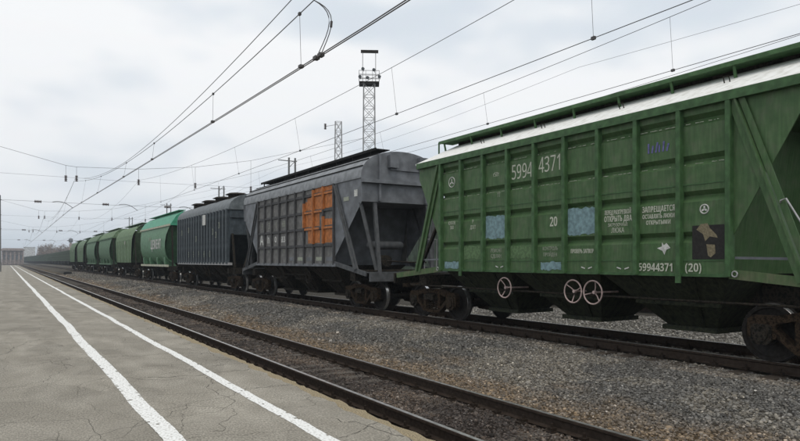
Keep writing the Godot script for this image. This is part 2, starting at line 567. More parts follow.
func rail_mesh(z0: float, z1: float) -> ArrayMesh:
	var b := MB.new()
	var h := [Vector2(0.0, 0.0), Vector2(0.028, -0.001), Vector2(0.036, -0.008), Vector2(0.0375, -0.036), Vector2(0.011, -0.05), Vector2(0.009, -0.15), Vector2(0.03, -0.163), Vector2(0.075, -0.171), Vector2(0.075, -0.18)]
	var p := PackedVector2Array()
	for v in h: p.append(v)
	for i in range(h.size() - 1, 0, -1): p.append(Vector2(-h[i].x, h[i].y))
	b.prism(p, "z", -z1, -z0)
	return b.done()
func fastening_mesh() -> ArrayMesh:
	var b := MB.new()
	b.box(Vector3(0, -0.186, 0), Vector3(0.38, 0.014, 0.17))
	for s in [-1, 1]:
		b.box(Vector3(s * 0.095, -0.158, 0), Vector3(0.07, 0.035, 0.09))
		b.cyl(Vector3(s * 0.10, -0.145, 0), Vector3(s * 0.10, -0.085, 0), 0.02, 6)
		b.cyl(Vector3(s * 0.155, -0.18, 0.05), Vector3(s * 0.155, -0.13, 0.05), 0.018, 6)
	return b.done()
func make_track(called: String, ax: float, y: float, label: String, m: Material, seedv: int):
	var t := knot(self, called, Vector3(ax, y, 0))
	structure(t, label, "railway track")
	var rm := rail_mesh(-8, 420)
	var tm := MB.new()
	tm.box(Vector3(0, 0.0008, -206), Vector3(0.06, 0.0016, 428))
	var top := tm.done()
	for s in [-1, 1]:
		var r := part(t, "rail", rm, M.rail, Vector3(s * 0.795, 0, 0))
		part(r, "running_surface", top, M.rail_top)
	var r := RandomNumberGenerator.new()
	r.seed = seedv
	var vs := []
	for k in 3:
		var b := MB.new()
		var hw := 0.125
		var p := PackedVector2Array([Vector2(-1.36, -0.36), Vector2(1.36, -0.36), Vector2(1.36, -0.215), Vector2(1.34, -0.196 - 0.004 * k), Vector2(-1.34, -0.194 - 0.003 * k), Vector2(-1.36, -0.215)])
		b.prism(p, "z", -hw, hw)
		vs.append(b.done())
	var fm := fastening_mesh()
	var z := 1.2
	var far := MB.new()
	while z < 130:
		if z < 52:
			var sl := part(t, "sleeper", vs[r.randi() % 3], m, Vector3(r.randfn(0, 0.02), r.randf_range(-0.002, 0.006), -z), Basis(Vector3.UP, r.randfn(0, 0.012)))
			for s in [-1, 1]:
				part(sl, "rail_fastening", fm, M.iron, Vector3(s * 0.795 - sl.position.x, 0, 0))
		else:
			far.box(Vector3(0, -0.28, -z), Vector3(2.7, 0.17, 0.25))
		z += 0.545 + r.randfn(0, 0.008)
	var fo := part(t, "distant_sleepers", far.done(), m)
	fo.set_meta("kind", "stuff")

func stone_mesh(seedv: int) -> ArrayMesh:
	var r := RandomNumberGenerator.new()
	r.seed = seedv
	var b := MB.new()
	var g := (1.0 + sqrt(5.0)) / 2.0
	var v := []
	for p in [[-1, g, 0], [1, g, 0], [-1, -g, 0], [1, -g, 0], [0, -1, g], [0, 1, g], [0, -1, -g], [0, 1, -g], [g, 0, -1], [g, 0, 1], [-g, 0, -1], [-g, 0, 1]]:
		v.append(Vector3(p[0], p[1] * 0.8, p[2]).normalized() * r.randf_range(0.62, 1.15))
	for f in [[0, 11, 5], [0, 5, 1], [0, 1, 7], [0, 7, 10], [0, 10, 11], [1, 5, 9], [5, 11, 4], [11, 10, 2], [10, 7, 6], [7, 1, 8], [3, 9, 4], [3, 4, 2], [3, 2, 6], [3, 6, 8], [3, 8, 9], [4, 9, 5], [2, 4, 11], [6, 2, 10], [8, 6, 7], [9, 8, 1]]:
		b.tri(v[f[0]], v[f[1]], v[f[2]])
	return b.done()
# zones: [x0, x1, z0, z1, stones per square metre, size]
func gravel(called: String, label: String, zones: Array, seedv: int, rise := 0.0):
	var r := RandomNumberGenerator.new()
	r.seed = seedv
	var xf := []
	var cs := []
	for q in zones:
		var n := int((q[1] - q[0]) * (q[3] - q[2]) * q[4])
		for i in n:
			var x := r.randf_range(q[0], q[1])
			var z := r.randf_range(q[2], q[3])
			var s: float = q[5] * r.randf_range(0.55, 1.25)
			if r.randf() < 0.05: s *= r.randf_range(1.3, 2.0)
			var b := Basis(Vector3(r.randfn(), r.randfn(), r.randfn()).normalized(), r.randf() * TAU).scaled(Vector3(s, s * 0.8, s))
			xf.append(Transform3D(b, P(x, gy(x, z) + s * r.randf_range(-0.2, 0.45) + rise, z)))
			var c := gcol(x, z)
			var f := exp(r.randfn(0.02, 0.36))
			if r.randf() < 0.025: f *= 2.0
			cs.append(Color(c.r * f, c.g * f, c.b * f).lerp(Color(c.g * f, c.g * f, c.g * f), r.randf() * 0.6))
	var mm := MultiMesh.new()
	mm.transform_format = MultiMesh.TRANSFORM_3D
	mm.use_colors = true
	mm.mesh = C.stone[seedv % 3]
	mm.instance_count = xf.size()
	for i in xf.size():
		mm.set_instance_transform(i, xf[i])
		mm.set_instance_color(i, cs[i])
	var o := MultiMeshInstance3D.new()
	o.name = numbered(self, called)
	o.multimesh = mm
	o.material_override = M.stone
	add_child(o, true)
	tag(o, label, "gravel", "", "stuff")
func make_gravel():
	C.stone = [stone_mesh(1), stone_mesh(2), stone_mesh(3)]
	gravel("ballast_gravel", "loose grey ballast stones filling the strip between the two tracks",
		[[6.3, 10.55, 3.0, 11.0, 1200, 0.022], [6.3, 10.55, 11.0, 20.0, 750, 0.026], [6.3, 10.55, 20.0, 38.0, 260, 0.038], [6.3, 10.55, 38.0, 75.0, 90, 0.05], [6.3, 10.55, 75.0, 120.0, 30, 0.06]], 201)
	gravel("ballast_gravel", "pale ballast stones under and behind the freight train",
		[[10.8, 12.2, 1.0, 22.0, 420, 0.030], [12.4, 15.0, 2.0, 26.0, 330, 0.032], [15.0, 20.0, 2.0, 24.0, 120, 0.036], [10.8, 12.2, 22.0, 45.0, 120, 0.04]], 202)
	gravel("track_grit", "dark dirty gravel between the rails of the empty track",
		[[3.84, 4.48, 3.0, 22.0, 420, 0.020], [4.68, 6.08, 3.0, 14.0, 1000, 0.020], [4.68, 6.08, 14.0, 30.0, 560, 0.025], [4.68, 6.08, 30.0, 60.0, 120, 0.036]], 203)

# the siding behind: rises gently on to a bank and bends away far off
func siding(z: float) -> Vector3:
	return P(22.4 - 6.0 * smoothstep(35, 150, z) - (0.000055 * (z - 250) * (z - 250) if z > 250 else 0.0), 0.2 + 0.6 * smoothstep(60, 165, z), z)
func make_siding():
	var t := knot(self, "siding_track")
	structure(t, "railway track of the siding behind the freight train", "railway track")
	for s in [-1, 1]:
		var b := MB.new()
		var z := -20.0
		while z < 580:
			var o := Vector3(s * 0.795, -0.09, 0)
			b.bar(siding(z) + o, siding(z + 20) + o, 0.07, 0.18)
			z += 20.0
		part(t, "rail", b.done(), M.rail)

# ---------------------------------------------------------------- running gear shared by all wagons
func wheel_mesh() -> ArrayMesh:
	var b := MB.new()   # x grows outwards; tread between 0 and 0.13, flange inside
	b.lathe([Vector2(0.02, 0.0), Vector2(0.02, 0.42), Vector2(0.0, 0.42), Vector2(0.0, 0.500), Vector2(0.028, 0.503), Vector2(0.036, 0.478)], Vector3.ZERO, Vector3.RIGHT, 36)
	b.lathe([Vector2(0.13, 0.470), Vector2(0.13, 0.41), Vector2(0.085, 0.395), Vector2(0.06, 0.18), Vector2(0.14, 0.135), Vector2(0.15, 0.1), Vector2(0.15, 0.0)], Vector3.ZERO, Vector3.RIGHT, 36)
	return b.done()
func tread_mesh() -> ArrayMesh:
	var b := MB.new()
	b.lathe([Vector2(0.036, 0.4785), Vector2(0.128, 0.4715), Vector2(0.13, 0.470)], Vector3.ZERO, Vector3.RIGHT, 48)
	return b.done()
func side_frame_mesh() -> ArrayMesh:
	var b := MB.new()
	for s in [-1, 1]:
		# pedestal jaws over each axle box and the sloping chords that meet over the spring nest
		b.prism(PackedVector2Array([Vector2(s * 1.16, 0.40), Vector2(s * 1.16, 0.70), Vector2(s * 1.08, 0.765), Vector2(s * 0.74, 0.77), Vector2(s * 0.70, 0.72), Vector2(s * 0.70, 0.40), Vector2(s * 0.755, 0.40), Vector2(s * 0.755, 0.615), Vector2(s * 1.095, 0.615), Vector2(s * 1.095, 0.40)]), "x", -0.075, 0.075)
		b.prism(PackedVector2Array([Vector2(s * 0.74, 0.77), Vector2(s * 0.42, 0.84), Vector2(0, 0.855), Vector2(0, 0.74), Vector2(s * 0.36, 0.725), Vector2(s * 0.70, 0.64)]), "x", -0.09, 0.09)
		b.prism(PackedVector2Array([Vector2(s * 0.70, 0.56), Vector2(s * 0.70, 0.43), Vector2(s * 0.40, 0.19), Vector2(0, 0.17), Vector2(0, 0.255), Vector2(s * 0.34, 0.27)]), "x", -0.08, 0.08)
		b.prism(PackedVector2Array([Vector2(s * 0.29, 0.73), Vector2(s * 0.41, 0.73), Vector2(s * 0.41, 0.25), Vector2(s * 0.29, 0.25)]), "x", -0.07, 0.07)
	return b.done()
func axle_box_mesh() -> ArrayMesh:
	var b := MB.new()
	b.prism(PackedVector2Array([Vector2(-0.165, 0.36), Vector2(-0.10, 0.30), Vector2(0.10, 0.30), Vector2(0.165, 0.36), Vector2(0.165, 0.60), Vector2(0.12, 0.63), Vector2(-0.12, 0.63), Vector2(-0.165, 0.60)]), "x", -0.11, 0.09)
	b.cyl(Vector3(0.09, 0.475, 0), Vector3(0.135, 0.475, 0), 0.125, 16)
	for k in 6:
		var a := TAU * k / 6.0
		b.cyl(Vector3(0.135, 0.475 + 0.095 * sin(a), 0.095 * cos(a)), Vector3(0.15, 0.475 + 0.095 * sin(a), 0.095 * cos(a)), 0.016, 6)
	return b.done()
func spring_mesh() -> ArrayMesh:
	var b := MB.new()
	var pts := []
	for i in 43:
		var a := TAU * i / 8.0
		pts.append(Vector3(0.062 * cos(a), 0.265 + 0.27 * i / 42.0, 0.062 * sin(a)))
	b.tube(pts, 0.016, 5)
	return b.done()
func make_bogie() -> Node3D:
	var g := Node3D.new()
	g.name = "bogie"
	for z in [-0.925, 0.925]:
		for s in [-1, 1]:
			var t := Basis() if s > 0 else Basis(Vector3.UP, PI)
			var b := MB.new()
			var w := part(g, "wheel", C.wheel, M.wheel, Vector3(s * 0.72, 0.475, z), t)
			part(g, "wheel_tread", C.tread, M.tread, Vector3(s * 0.72, 0.475, z), t)
			part(g, "axle_box", C.abox, M.steel_rust if z > 0 else M.dark, Vector3(s * 1.03, 0, z), t)
		var ax := MB.new()
		ax.cyl(Vector3(-1.0, 0.475, z), Vector3(1.0, 0.475, z), 0.085, 12)
		part(g, "axle", ax.done(), M.dark)
	for s in [-1, 1]:
		part(g, "side_frame", C.sframe, M.frame, Vector3(s * 1.02, 0, 0))
		for z in [-0.19, 0.0, 0.19]:
			part(g, "spring", C.spring, M.steel_rust, Vector3(s * 1.04, 0, z))
	var bo := MB.new()
	bo.prism(PackedVector2Array([Vector2(-1.2, 0.54), Vector2(1.2, 0.54), Vector2(1.2, 0.68), Vector2(0.5, 0.88), Vector2(-0.5, 0.88), Vector2(-1.2, 0.68)]), "z", -0.22, 0.22)
	part(g, "bolster", bo.done(), M.dark)
	for z in [-0.42, 0.42]:
		var br := MB.new()
		br.bar(Vector3(-0.75, 0.36, z), Vector3(0.75, 0.36, z), 0.06, 0.09)
		for s in [-1, 1]: br.box(Vector3(s * 0.76, 0.45, z * 1.04), Vector3(0.09, 0.34, 0.05))
		part(g, "brake_beam", br.done(), M.dark)
	return g
func coupler_mesh() -> ArrayMesh:
	var b := MB.new()
	b.box(Vector3(0, 1.05, 0.1), Vector3(0.17, 0.2, 0.65))
	b.prism(PackedVector2Array([Vector2(-0.13, 0.40), Vector2(-0.22, 0.55), Vector2(-0.22, 0.78), Vector2(-0.10, 0.80), Vector2(-0.07, 0.62), Vector2(0.06, 0.60), Vector2(0.12, 0.74), Vector2(0.22, 0.72), Vector2(0.21, 0.52), Vector2(0.12, 0.40)]), "x", 0.0, 0.0001)
	return b.done()
func make_coupler() -> ArrayMesh:
	var b := MB.new()
	b.box(Vector3(0, 1.0, 0.15), Vector3(0.16, 0.2, 0.6))
	b.box(Vector3(0.02, 1.0, 0.53), Vector3(0.36, 0.32, 0.2))
	b.box(Vector3(0.16, 1.0, 0.68), Vector3(0.13, 0.3, 0.2), Basis(Vector3.UP, 0.35))
	b.box(Vector3(-0.13, 1.0, 0.65), Vector3(0.09, 0.22, 0.12), Basis(Vector3.UP, -0.5))
	b.box(Vector3(0, 1.0, 0.02), Vector3(0.46, 0.42, 0.08))
	return b.done()
func hose_mesh() -> ArrayMesh:
	var b := MB.new()
	var pts := []
	for i in 9:
		var t := i / 8.0
		pts.append(Vector3(0.32 - 0.1 * t, 0.98 - 0.55 * sin(t * PI * 0.62), 0.1 + 0.52 * t))
	b.tube(pts, 0.032, 7)
	b.box(Vector3(0.32, 1.02, 0.06), Vector3(0.06, 0.12, 0.1))
	return b.done()
# hl: half length of the frame; bz: bogie centres
func underframe(w: Node3D, hl: float, bz: float, sill: Material, beam: Material):
	var b := MB.new()
	for s in [-1, 1]:
		b.box(Vector3(s * 0.2, 1.08, 0), Vector3(0.03, 0.34, hl * 2 - 0.2))
	b.box(Vector3(0, 1.265, 0), Vector3(0.62, 0.03, hl * 2 - 0.2))
	part(w, "centre_sill", b.done(), M.dark)
	for s in [-1, 1]:
		var rot := Basis() if s > 0 else Basis(Vector3.UP, PI)
		var e := MB.new()
		e.box(Vector3(0, 1.13, hl), Vector3(3.0, 0.3, 0.09))
		e.box(Vector3(0, 1.275, hl - 0.18), Vector3(3.0, 0.03, 0.28))
		part(w, "end_beam", e.done(), beam, Vector3.ZERO, rot)
		part(w, "coupler", C.coupler, M.steel_rust, Vector3(0, 0, s * (hl - 0.02)), rot)
		part(w, "brake_hose", C.hose, M.black, Vector3(0, 0, s * hl), rot)
		var bg: Node3D = C.bogie.duplicate()
		bg.name = numbered(w, "bogie")
		bg.position = Vector3(0, 0, s * bz)
		w.add_child(bg, true)
		var f := MB.new()
		f.box(Vector3(0, 1.12, s * (bz)), Vector3(2.8, 0.3, 0.36))
		part(w, "bogie_frame_beam", f.done(), sill)
func chute_mesh(zt: float, zb: float, yt: float, yb: float, xt := 1.5, xb := 0.52) -> ArrayMesh:
	var b := MB.new()
	var t := [Vector3(-xt, yt, -zt), Vector3(xt, yt, -zt), Vector3(xt, yt, zt), Vector3(-xt, yt, zt)]
	var q := [Vector3(-xb, yb, -zb), Vector3(xb, yb, -zb), Vector3(xb, yb, zb), Vector3(-xb, yb, zb)]
	for i in 4:
		var j := (i + 1) % 4
		b.quad(t[i], t[j], q[j], q[i])
	b.quad(q[0], q[1], q[2], q[3])
	b.box(Vector3(0, yb - 0.04, 0), Vector3(xb * 2 + 0.18, 0.09, zb * 2 + 0.14))
	b.box(Vector3(-lerp(xt, xb, 0.55) - 0.03, lerp(yt, yb, 0.55), 0), Vector3(0.06, 0.07, lerp(zt, zb, 0.55) * 2))
	for s in [-0.5, 0.5]:
		b.bar(Vector3(-xt * 0.97, yt - 0.05, s * zt), Vector3(-xb - 0.03, yb, s * zb), 0.05, 0.05)
	return b.done()
func handwheel_mesh() -> ArrayMesh:
	var b := MB.new()   # ring in the z-y plane, hub towards -x
	var pts := []
	for i in 29:
		var a := TAU * i / 28.0
		pts.append(Vector3(0, 0.235 * sin(a), 0.235 * cos(a)))
	b.tube(pts, 0.016, 7, false)
	return b.done()
func spokes_mesh() -> ArrayMesh:
	var b := MB.new()
	for k in 3:
		var a := TAU * k / 3.0 + 0.5
		b.tube([Vector3(0.05, 0, 0), Vector3(0.05, 0.1 * sin(a), 0.1 * cos(a)), Vector3(0, 0.23 * sin(a), 0.23 * cos(a))], 0.012, 6)
	b.cyl(Vector3(0.02, 0, 0), Vector3(0.09, 0, 0), 0.035, 10)
	b.cyl(Vector3(0.09, 0, 0), Vector3(0.75, 0, 0), 0.02, 8)
	return b.done()
func handwheel(w: Node3D, pos: Vector3, m: Material, turn := 0.0):
	var h := part(w, "handwheel", C.hwheel, m, pos, Basis(Vector3.RIGHT, turn))
	part(h, "spokes", C.spokes, m)
func text(parent: Node, s: String, size: float, pos: Vector3, m: Material, squeeze := 0.8, bold := false, called := "lettering"):
	var t := TextMesh.new()
	var f := SystemFont.new()
	f.font_names = PackedStringArray(["Droid Sans"])
	f.font_weight = 700 if bold else 400
	t.font = f
	t.text = s
	t.font_size = 48
	t.pixel_size = size / 34.0
	t.depth = 0.003
	t.curve_step = 2.0
	part(parent, called, t, m, pos, Basis(Vector3(0, 0, squeeze), Vector3(0, 1, 0), Vector3(-1, 0, 0)))
func patch(parent: Node, called: String, x: float, y0: float, y1: float, z0: float, z1: float, m: Material, ragged := 0.0):
	var b := MB.new()
	if ragged > 0.0:
		var p := PackedVector2Array()
		var r := RandomNumberGenerator.new()
		r.seed = int(1000 * (y0 + 7 * z0)) + 9000
		for k in 14: p.append(Vector2(lerp(z0, z1, k / 14.0), y0 + r.randf_range(-ragged, ragged)))
		for k in 10: p.append(Vector2(z1 + r.randf_range(-ragged, ragged) * 0.4, lerp(y0, y1, k / 10.0)))
		for k in 14: p.append(Vector2(lerp(z1, z0, k / 14.0), y1 + r.randf_range(-ragged, ragged)))
		for k in 10: p.append(Vector2(z0 + r.randf_range(-ragged, ragged) * 0.4, lerp(y1, y0, k / 10.0)))
		b.prism(p, "x", x - 0.003, x + 0.003)
		part(parent, called, b.done(), m)
		return
	b.box(Vector3(x, (y0 + y1) / 2, (z0 + z1) / 2), Vector3(0.006, y1 - y0, z1 - z0))
	part(parent, called, b.done(), m)
# closed hull: profile points [x, y, half length] of the camera-side half, bottom to top
func hull(prof: Array, caps := true) -> ArrayMesh:
	var b := MB.new()
	for i in prof.size() - 1:
		var p: Array = prof[i]
		var q: Array = prof[i + 1]
		for s in [-1.0, 1.0]:
			b.quad(Vector3(s * p[0], p[1], -s * p[2]), Vector3(s * p[0], p[1], s * p[2]), Vector3(s * q[0], q[1], s * q[2]), Vector3(s * q[0], q[1], -s * q[2]), 3 if prof[i].size() > 3 else -1)
			if caps: b.quad(Vector3(-s * p[0], p[1], s * p[2]), Vector3(s * p[0], p[1], s * p[2]), Vector3(s * q[0], q[1], s * q[2]), Vector3(-s * q[0], q[1], s * q[2]))
	return b.done()
func end_ladder(w: Node3D, x: float, z: float, y0: float, y1: float, m: Material):
	var b := MB.new()
	for s in [-0.2, 0.2]:
		b.tube([Vector3(x + s, y0, z), Vector3(x + s, y1, z)], 0.018, 6)
	var y := y0 + 0.2
	while y < y1:
		b.tube([Vector3(x - 0.2, y, z), Vector3(x + 0.2, y, z)], 0.014, 6)
		y += 0.32
	part(w, "ladder", b.done(), m)

# ---------------------------------------------------------------- the ribbed hopper (first two wagons)
# wall panel with pressed-in grooves: ys are groove centres
func grooved_panel(width: float, y0: float, y1: float, ys: Array, gh: float, gd: float) -> ArrayMesh:
	var p := PackedVector2Array()
	p.append(Vector2(0.05, y0)); p.append(Vector2(0.0, y0))
	for y in ys:
		p.append(Vector2(0.0, y - gh * 1.7)); p.append(Vector2(gd, y - gh * 0.5)); p.append(Vector2(gd, y - gh * 0.38)); p.append(Vector2(0.0, y + gh * 0.5))
	p.append(Vector2(0.0, y1)); p.append(Vector2(0.05 + gd, y1)); p.append(Vector2(0.05 + gd, y0))
	var b := MB.new()
	b.prism(p, "z", -width / 2, width / 2)
	return b.done()
func rib_mesh(y0: float, y1: float, wide: float, deep: float) -> ArrayMesh:
	var b := MB.new()
	var q := [Vector2(wide / 2, 0.02), Vector2(wide / 2 - 0.008, -deep + 0.012), Vector2(wide / 2 - 0.02, -deep), Vector2(-wide / 2 + 0.02, -deep), Vector2(-wide / 2 + 0.008, -deep + 0.012), Vector2(-wide / 2, 0.02)]
	for i in q.size():
		var a: Vector2 = q[i]; var c: Vector2 = q[(i + 1) % q.size()]
		b.quad(Vector3(a.y, y0, a.x), Vector3(c.y, y0, c.x), Vector3(c.y, y1, c.x), Vector3(a.y, y1, a.x))
	for i in range(1, q.size() - 1):
		b.tri(Vector3(q[0].y, y1, q[0].x), Vector3(q[i].y, y1, q[i].x), Vector3(q[i + 1].y, y1, q[i + 1].x))
		b.tri(Vector3(q[0].y, y0, q[0].x), Vector3(q[i + 1].y, y0, q[i + 1].x), Vector3(q[i].y, y0, q[i].x))
	return b.done()
func end_parts(w: Node3D, half: float, tip: float, y0: float, y1: float, ylip: float, ylow: float, wing: Material, strut: Material, sill: Material, hl: float, dark: Material, foot: float, inset: float):
	for s in [-1.0, 1.0]:
		for sx in [-1.0, 1.0]:
			var b := MB.new()
			var pts := PackedVector2Array([Vector2(s * half, y1), Vector2(s * tip, y1), Vector2(s * tip, ylip), Vector2(s * half, ylow)])
			b.prism(pts, "x", sx * 1.53 - 0.01, sx * 1.53 + 0.01)
			part(w, "end_wing", b.done(), wing)
			var t := MB.new()
			var top := Vector3(sx * 1.55, y1 - 0.08, s * (half + 0.1))
			var bot := Vector3(sx * 1.55, 1.36, s * foot)
			t.bar(top, bot, 0.035, 0.17, Vector3.RIGHT)
			var side := (bot - top).normalized().cross(Vector3.RIGHT) * 0.085
			for k in [-1, 1]:
				t.bar(top + side * k + Vector3(-sx * -0.03, 0, 0), bot + side * k + Vector3(sx * 0.03, 0, 0), 0.012, 0.10, side)
			part(w, "corner_strut", t.done(), strut)
			var f := MB.new()
			f.bar(Vector3(sx * 1.56, y0 + 0.02, s * half), Vector3(sx * 1.52, 1.22, s * (hl - 0.2)), 0.05, 0.15)
			part(w, "end_sill", f.done(), sill)
		var e := MB.new()
		var k := (tip - half) / (ylip - ylow)
		var zb := tip - (ylip - 1.42) * k
		var ti := tip - inset
		var pr := PackedVector2Array([Vector2(s * tip, ylip), Vector2(s * ti, ylip - 0.02), Vector2(s * zb, 1.42), Vector2(s * (zb - 0.04), 1.42), Vector2(s * (ti - 0.04), ylip + 0.03), Vector2(s * tip, ylip + 0.03)])
		e.prism(pr, "x", -1.455, 1.455)
		part(w, "end_slope", e.done(), dark)
		var l := MB.new()
		l.box(Vector3(0, (y1 + ylip) / 2, s * (tip - 0.01)), Vector3(3.04, y1 - ylip, 0.02))
		part(w, "end_plate", l.done(), wing)

func green_hopper(zc: float):
	var w := thing("hopper_wagon", "dark green ribbed grain hopper numbered 5994 4371 with white roof, nearest of the train", "freight wagon", P(A2, R2, zc), "hopper wagons of the train")
	underframe(w, 6.6, 5.2, M.dark, M.dark)
	var half := 4.025
	var pw := half * 2 / 9.0
	var y0 := 1.42
	var y1 := 4.36
	var pm := grooved_panel(pw, y0, y1, [2.11, 2.80, 3.41, 4.09], 0.085, 0.085)
	var rm := rib_mesh(y0 - 0.02, y1, 0.105, 0.095)
	var sw := knot(w, "side_wall")
	for i in 9:
		part(sw, "wall_panel", pm, M.green if i != 8 else M.green, Vector3(-1.55, 0, -half + pw * (i + 0.5)))
	for i in 10:
		part(sw, "rib", rm, M.green_rib, Vector3(-1.55, 0, -half + pw * i))
	var sm := MB.new()
	sm.box(Vector3.ZERO, Vector3(0.016, 0.02, pw - 0.1))
	var smm := sm.done()
	for i in 9:
		part(sw, "weld_seam", smm, M.green_rib, Vector3(-1.553, 1.66, -half + pw * (i + 0.5)))
		part(sw, "weld_seam", smm, M.green_rib, Vector3(-1.553, 2.955, -half + pw * (i + 0.5)))
	var far := MB.new()
	far.box(Vector3(1.53, (y0 + y1) / 2, 0), Vector3(0.06, y1 - y0, half * 2))
	part(w, "far_side_wall", far.done(), M.green)
	var ch := MB.new()   # top chord under the eave and bottom sill
	ch.box(Vector3(-1.585, 4.315, 0), Vector3(0.13, 0.15, 10.3)); ch.box(Vector3(1.57, 4.315, 0), Vector3(0.1, 0.15, 10.3))
	part(w, "top_chord", ch.done(), M.green_rib)
	var sl := MB.new()
	sl.box(Vector3(-1.53, 1.41, 0), Vector3(0.1, 0.05, half * 2)); sl.box(Vector3(1.53, 1.41, 0), Vector3(0.1, 0.05, half * 2))
	for z in [-half + pw, half - pw]:
		sl.box(Vector3(-1.62, 1.37, z), Vector3(0.03, 0.2, 0.1))
	part(w, "side_sill", sl.done(), M.green_rib)
	end_parts(w, half, 5.15, y0, y1, 3.95, 1.98, M.green, M.green, M.green_dust, 6.6, M.green, 5.2, 1.1)
	# roof: white slopes, hipped at the ends
	var r := MB.new()
	var ed := 1.63; var el := 5.2; var rd := 0.52; var rl := 4.75; var ry := 4.95; var ey := 4.395
	for s in [-1.0, 1.0]:
		r.quad(Vector3(s * ed, ey, -s * el), Vector3(s * ed, ey, s * el), Vector3(s * rd, ry, s * rl), Vector3(s * rd, ry, -s * rl))
		r.quad(Vector3(-s * ed, ey, s * el), Vector3(s * ed, ey, s * el), Vector3(s * rd, ry, s * rl), Vector3(-s * rd, ry, s * rl))
		r.box(Vector3(s * 1.63, 4.372, 0), Vector3(0.02, 0.05, 10.4))
	r.quad(Vector3(-rd, ry, rl), Vector3(rd, ry, rl), Vector3(rd, ry, -rl), Vector3(-rd, ry, -rl))
	var rf := part(w, "roof", r.done(), M.roof_white)
	var co := MB.new()
	co.box(Vector3(0, 5.0, 0), Vector3(1.0, 0.12, 9.4))
	part(rf, "loading_hatch", co.done(), M.dark)
	var wk := MB.new()
	for s in [-1.0, 1.0]:
		wk.box(Vector3(s * 0.66, 5.04, 0), Vector3(0.5, 0.02, 10.2))
		wk.box(Vector3(s * 0.90, 5.045, 0), Vector3(0.03, 0.08, 10.2))
	part(rf, "roof_walkway", wk.done(), M.green_rib)
	for i in 9:
		var z := -4.9 + i * 1.225
		var b := MB.new()
		b.bar(Vector3(-0.86, 5.03, z), Vector3(-0.80, 4.78, z), 0.05, 0.03)
		part(rf, "walkway_bracket", b.done(), M.green_rib)
	for i in 4:
		var b := MB.new()
		b.tube([Vector3(-1.02, 4.70, -3.0 + i * 2.2), Vector3(-1.06, 4.80, -3.0 + i * 2.2), Vector3(-1.06, 4.80, -2.9 + i * 2.2), Vector3(-1.02, 4.70, -2.9 + i * 2.2)], 0.012, 5)
		part(rf, "hatch_clamp", b.done(), M.dark)
	for s in [-5.1, 5.1]:
		var b := MB.new()
		b.bar(Vector3(-0.9, 5.06, s), Vector3(-0.9, 4.5, s), 0.04, 0.03)
		part(rf, "walkway_bracket", b.done(), M.green_rib)
	for z in [-2.65, 0.0, 2.65]:
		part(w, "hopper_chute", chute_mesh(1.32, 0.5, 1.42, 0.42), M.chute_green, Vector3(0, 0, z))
	handwheel(w, Vector3(-1.5, 1.02, -1.55), M.pink, 0.4)
	handwheel(w, Vector3(-1.5, 1.02, 0.60), M.pink, 0.1)
	handwheel(w, Vector3(-1.5, 1.02, 1.13), M.pink, 1.3)
	var pip := MB.new()
	pip.tube([Vector3(-1.3, 0.95, -6.0), Vector3(-1.3, 0.95, 6.0)], 0.025, 6)
	part(w, "brake_pipe", pip.done(), M.dark)
	var hr := MB.new()
	hr.tube([Vector3(-1.6, 2.53, 4.84), Vector3(-1.66, 2.55, 4.87), Vector3(-1.66, 2.58, 4.95), Vector3(-1.66, 1.42, 5.62), Vector3(-1.58, 1.36, 5.62)], 0.014, 6)
	part(w, "handrail", hr.done(), M.galv)
	end_ladder(w, -0.7, 6.0, 1.3, 4.6, M.galv)
	for s in [-1, 1]:
		for x in [-0.9, 0.9]:
			var eb := MB.new()
			eb.bar(Vector3(x, 1.28, s * 6.2), Vector3(x, 3.1, s * 4.85), 0.08, 0.08)
			part(w, "end_stay", eb.done(), M.dark)
	for e in [-1.0, 1.0]:
		var ts := MB.new()
		ts.bar(Vector3(-1.5, 1.70, e * 4.08), Vector3(-1.5, 1.68, e * 5.12), 0.03, 0.04)
		part(w, "side_step_bar", ts.done(), M.grey_end)
		var rg := MB.new()
		var rp := []
		for k in 13: rp.append(Vector3(-1.62, 1.44 + 0.045 * sin(TAU * k / 12.0), e * 4.14 + 0.045 * cos(TAU * k / 12.0)))
		rg.tube(rp, 0.012, 6, false)
		part(w, "towing_ring", rg.done(), M.galv)
	# writing and marks; panel centres
	var zc_ := func(i: int) -> float: return -half + pw * (i - 0.5)
	var X := -1.5535
	text(sw, "5994", 0.335, Vector3(X, 3.69, zc_.call(4)), M.stencil, 0.68)
	text(sw, "4371", 0.335, Vector3(X, 3.745, zc_.call(5)), M.stencil, 0.68)
	text(sw, "20", 0.2, Vector3(X, 2.49, zc_.call(5) + 0.1), M.stencil, 0.75, true)
	text(sw, "ЗАПРЕЩАЕТСЯ", 0.105, Vector3(X, 2.585, zc_.call(8)), M.stencil, 0.64, true)
	text(sw, "ОСТАВЛЯТЬ ЛЮКИ", 0.075, Vector3(X, 2.455, zc_.call(8)), M.stencil, 0.7, true)
	text(sw, "ОТКРЫТЫМИ", 0.075, Vector3(X, 2.345, zc_.call(8)), M.stencil, 0.75, true)
	text(sw, "ПЕРЕД РАЗГРУЗКОЙ", 0.085, Vector3(X, 2.585, zc_.call(7)), M.stencil, 0.54, true)
	text(sw, "ОТКРЫТЬ ДВА", 0.11, Vector3(X, 2.46, zc_.call(7)), M.stencil, 0.62, true)
	text(sw, "ЗАГРУЗОЧНЫХ", 0.065, Vector3(X, 2.345, zc_.call(7)), M.stencil, 0.75)
	text(sw, "ЛЮКА", 0.10, Vector3(X, 2.24, zc_.call(7)), M.stencil, 0.75)
	text(sw, "ПРОВЕРЬ ЗАТВОР", 0.085, Vector3(X, 1.85, zc_.call(6)), M.stencil, 0.6, true)
	text(sw, "59944371", 0.14, Vector3(X - 0.01, 1.535, zc_.call(8) - 0.05), M.stencil, 0.85, true)
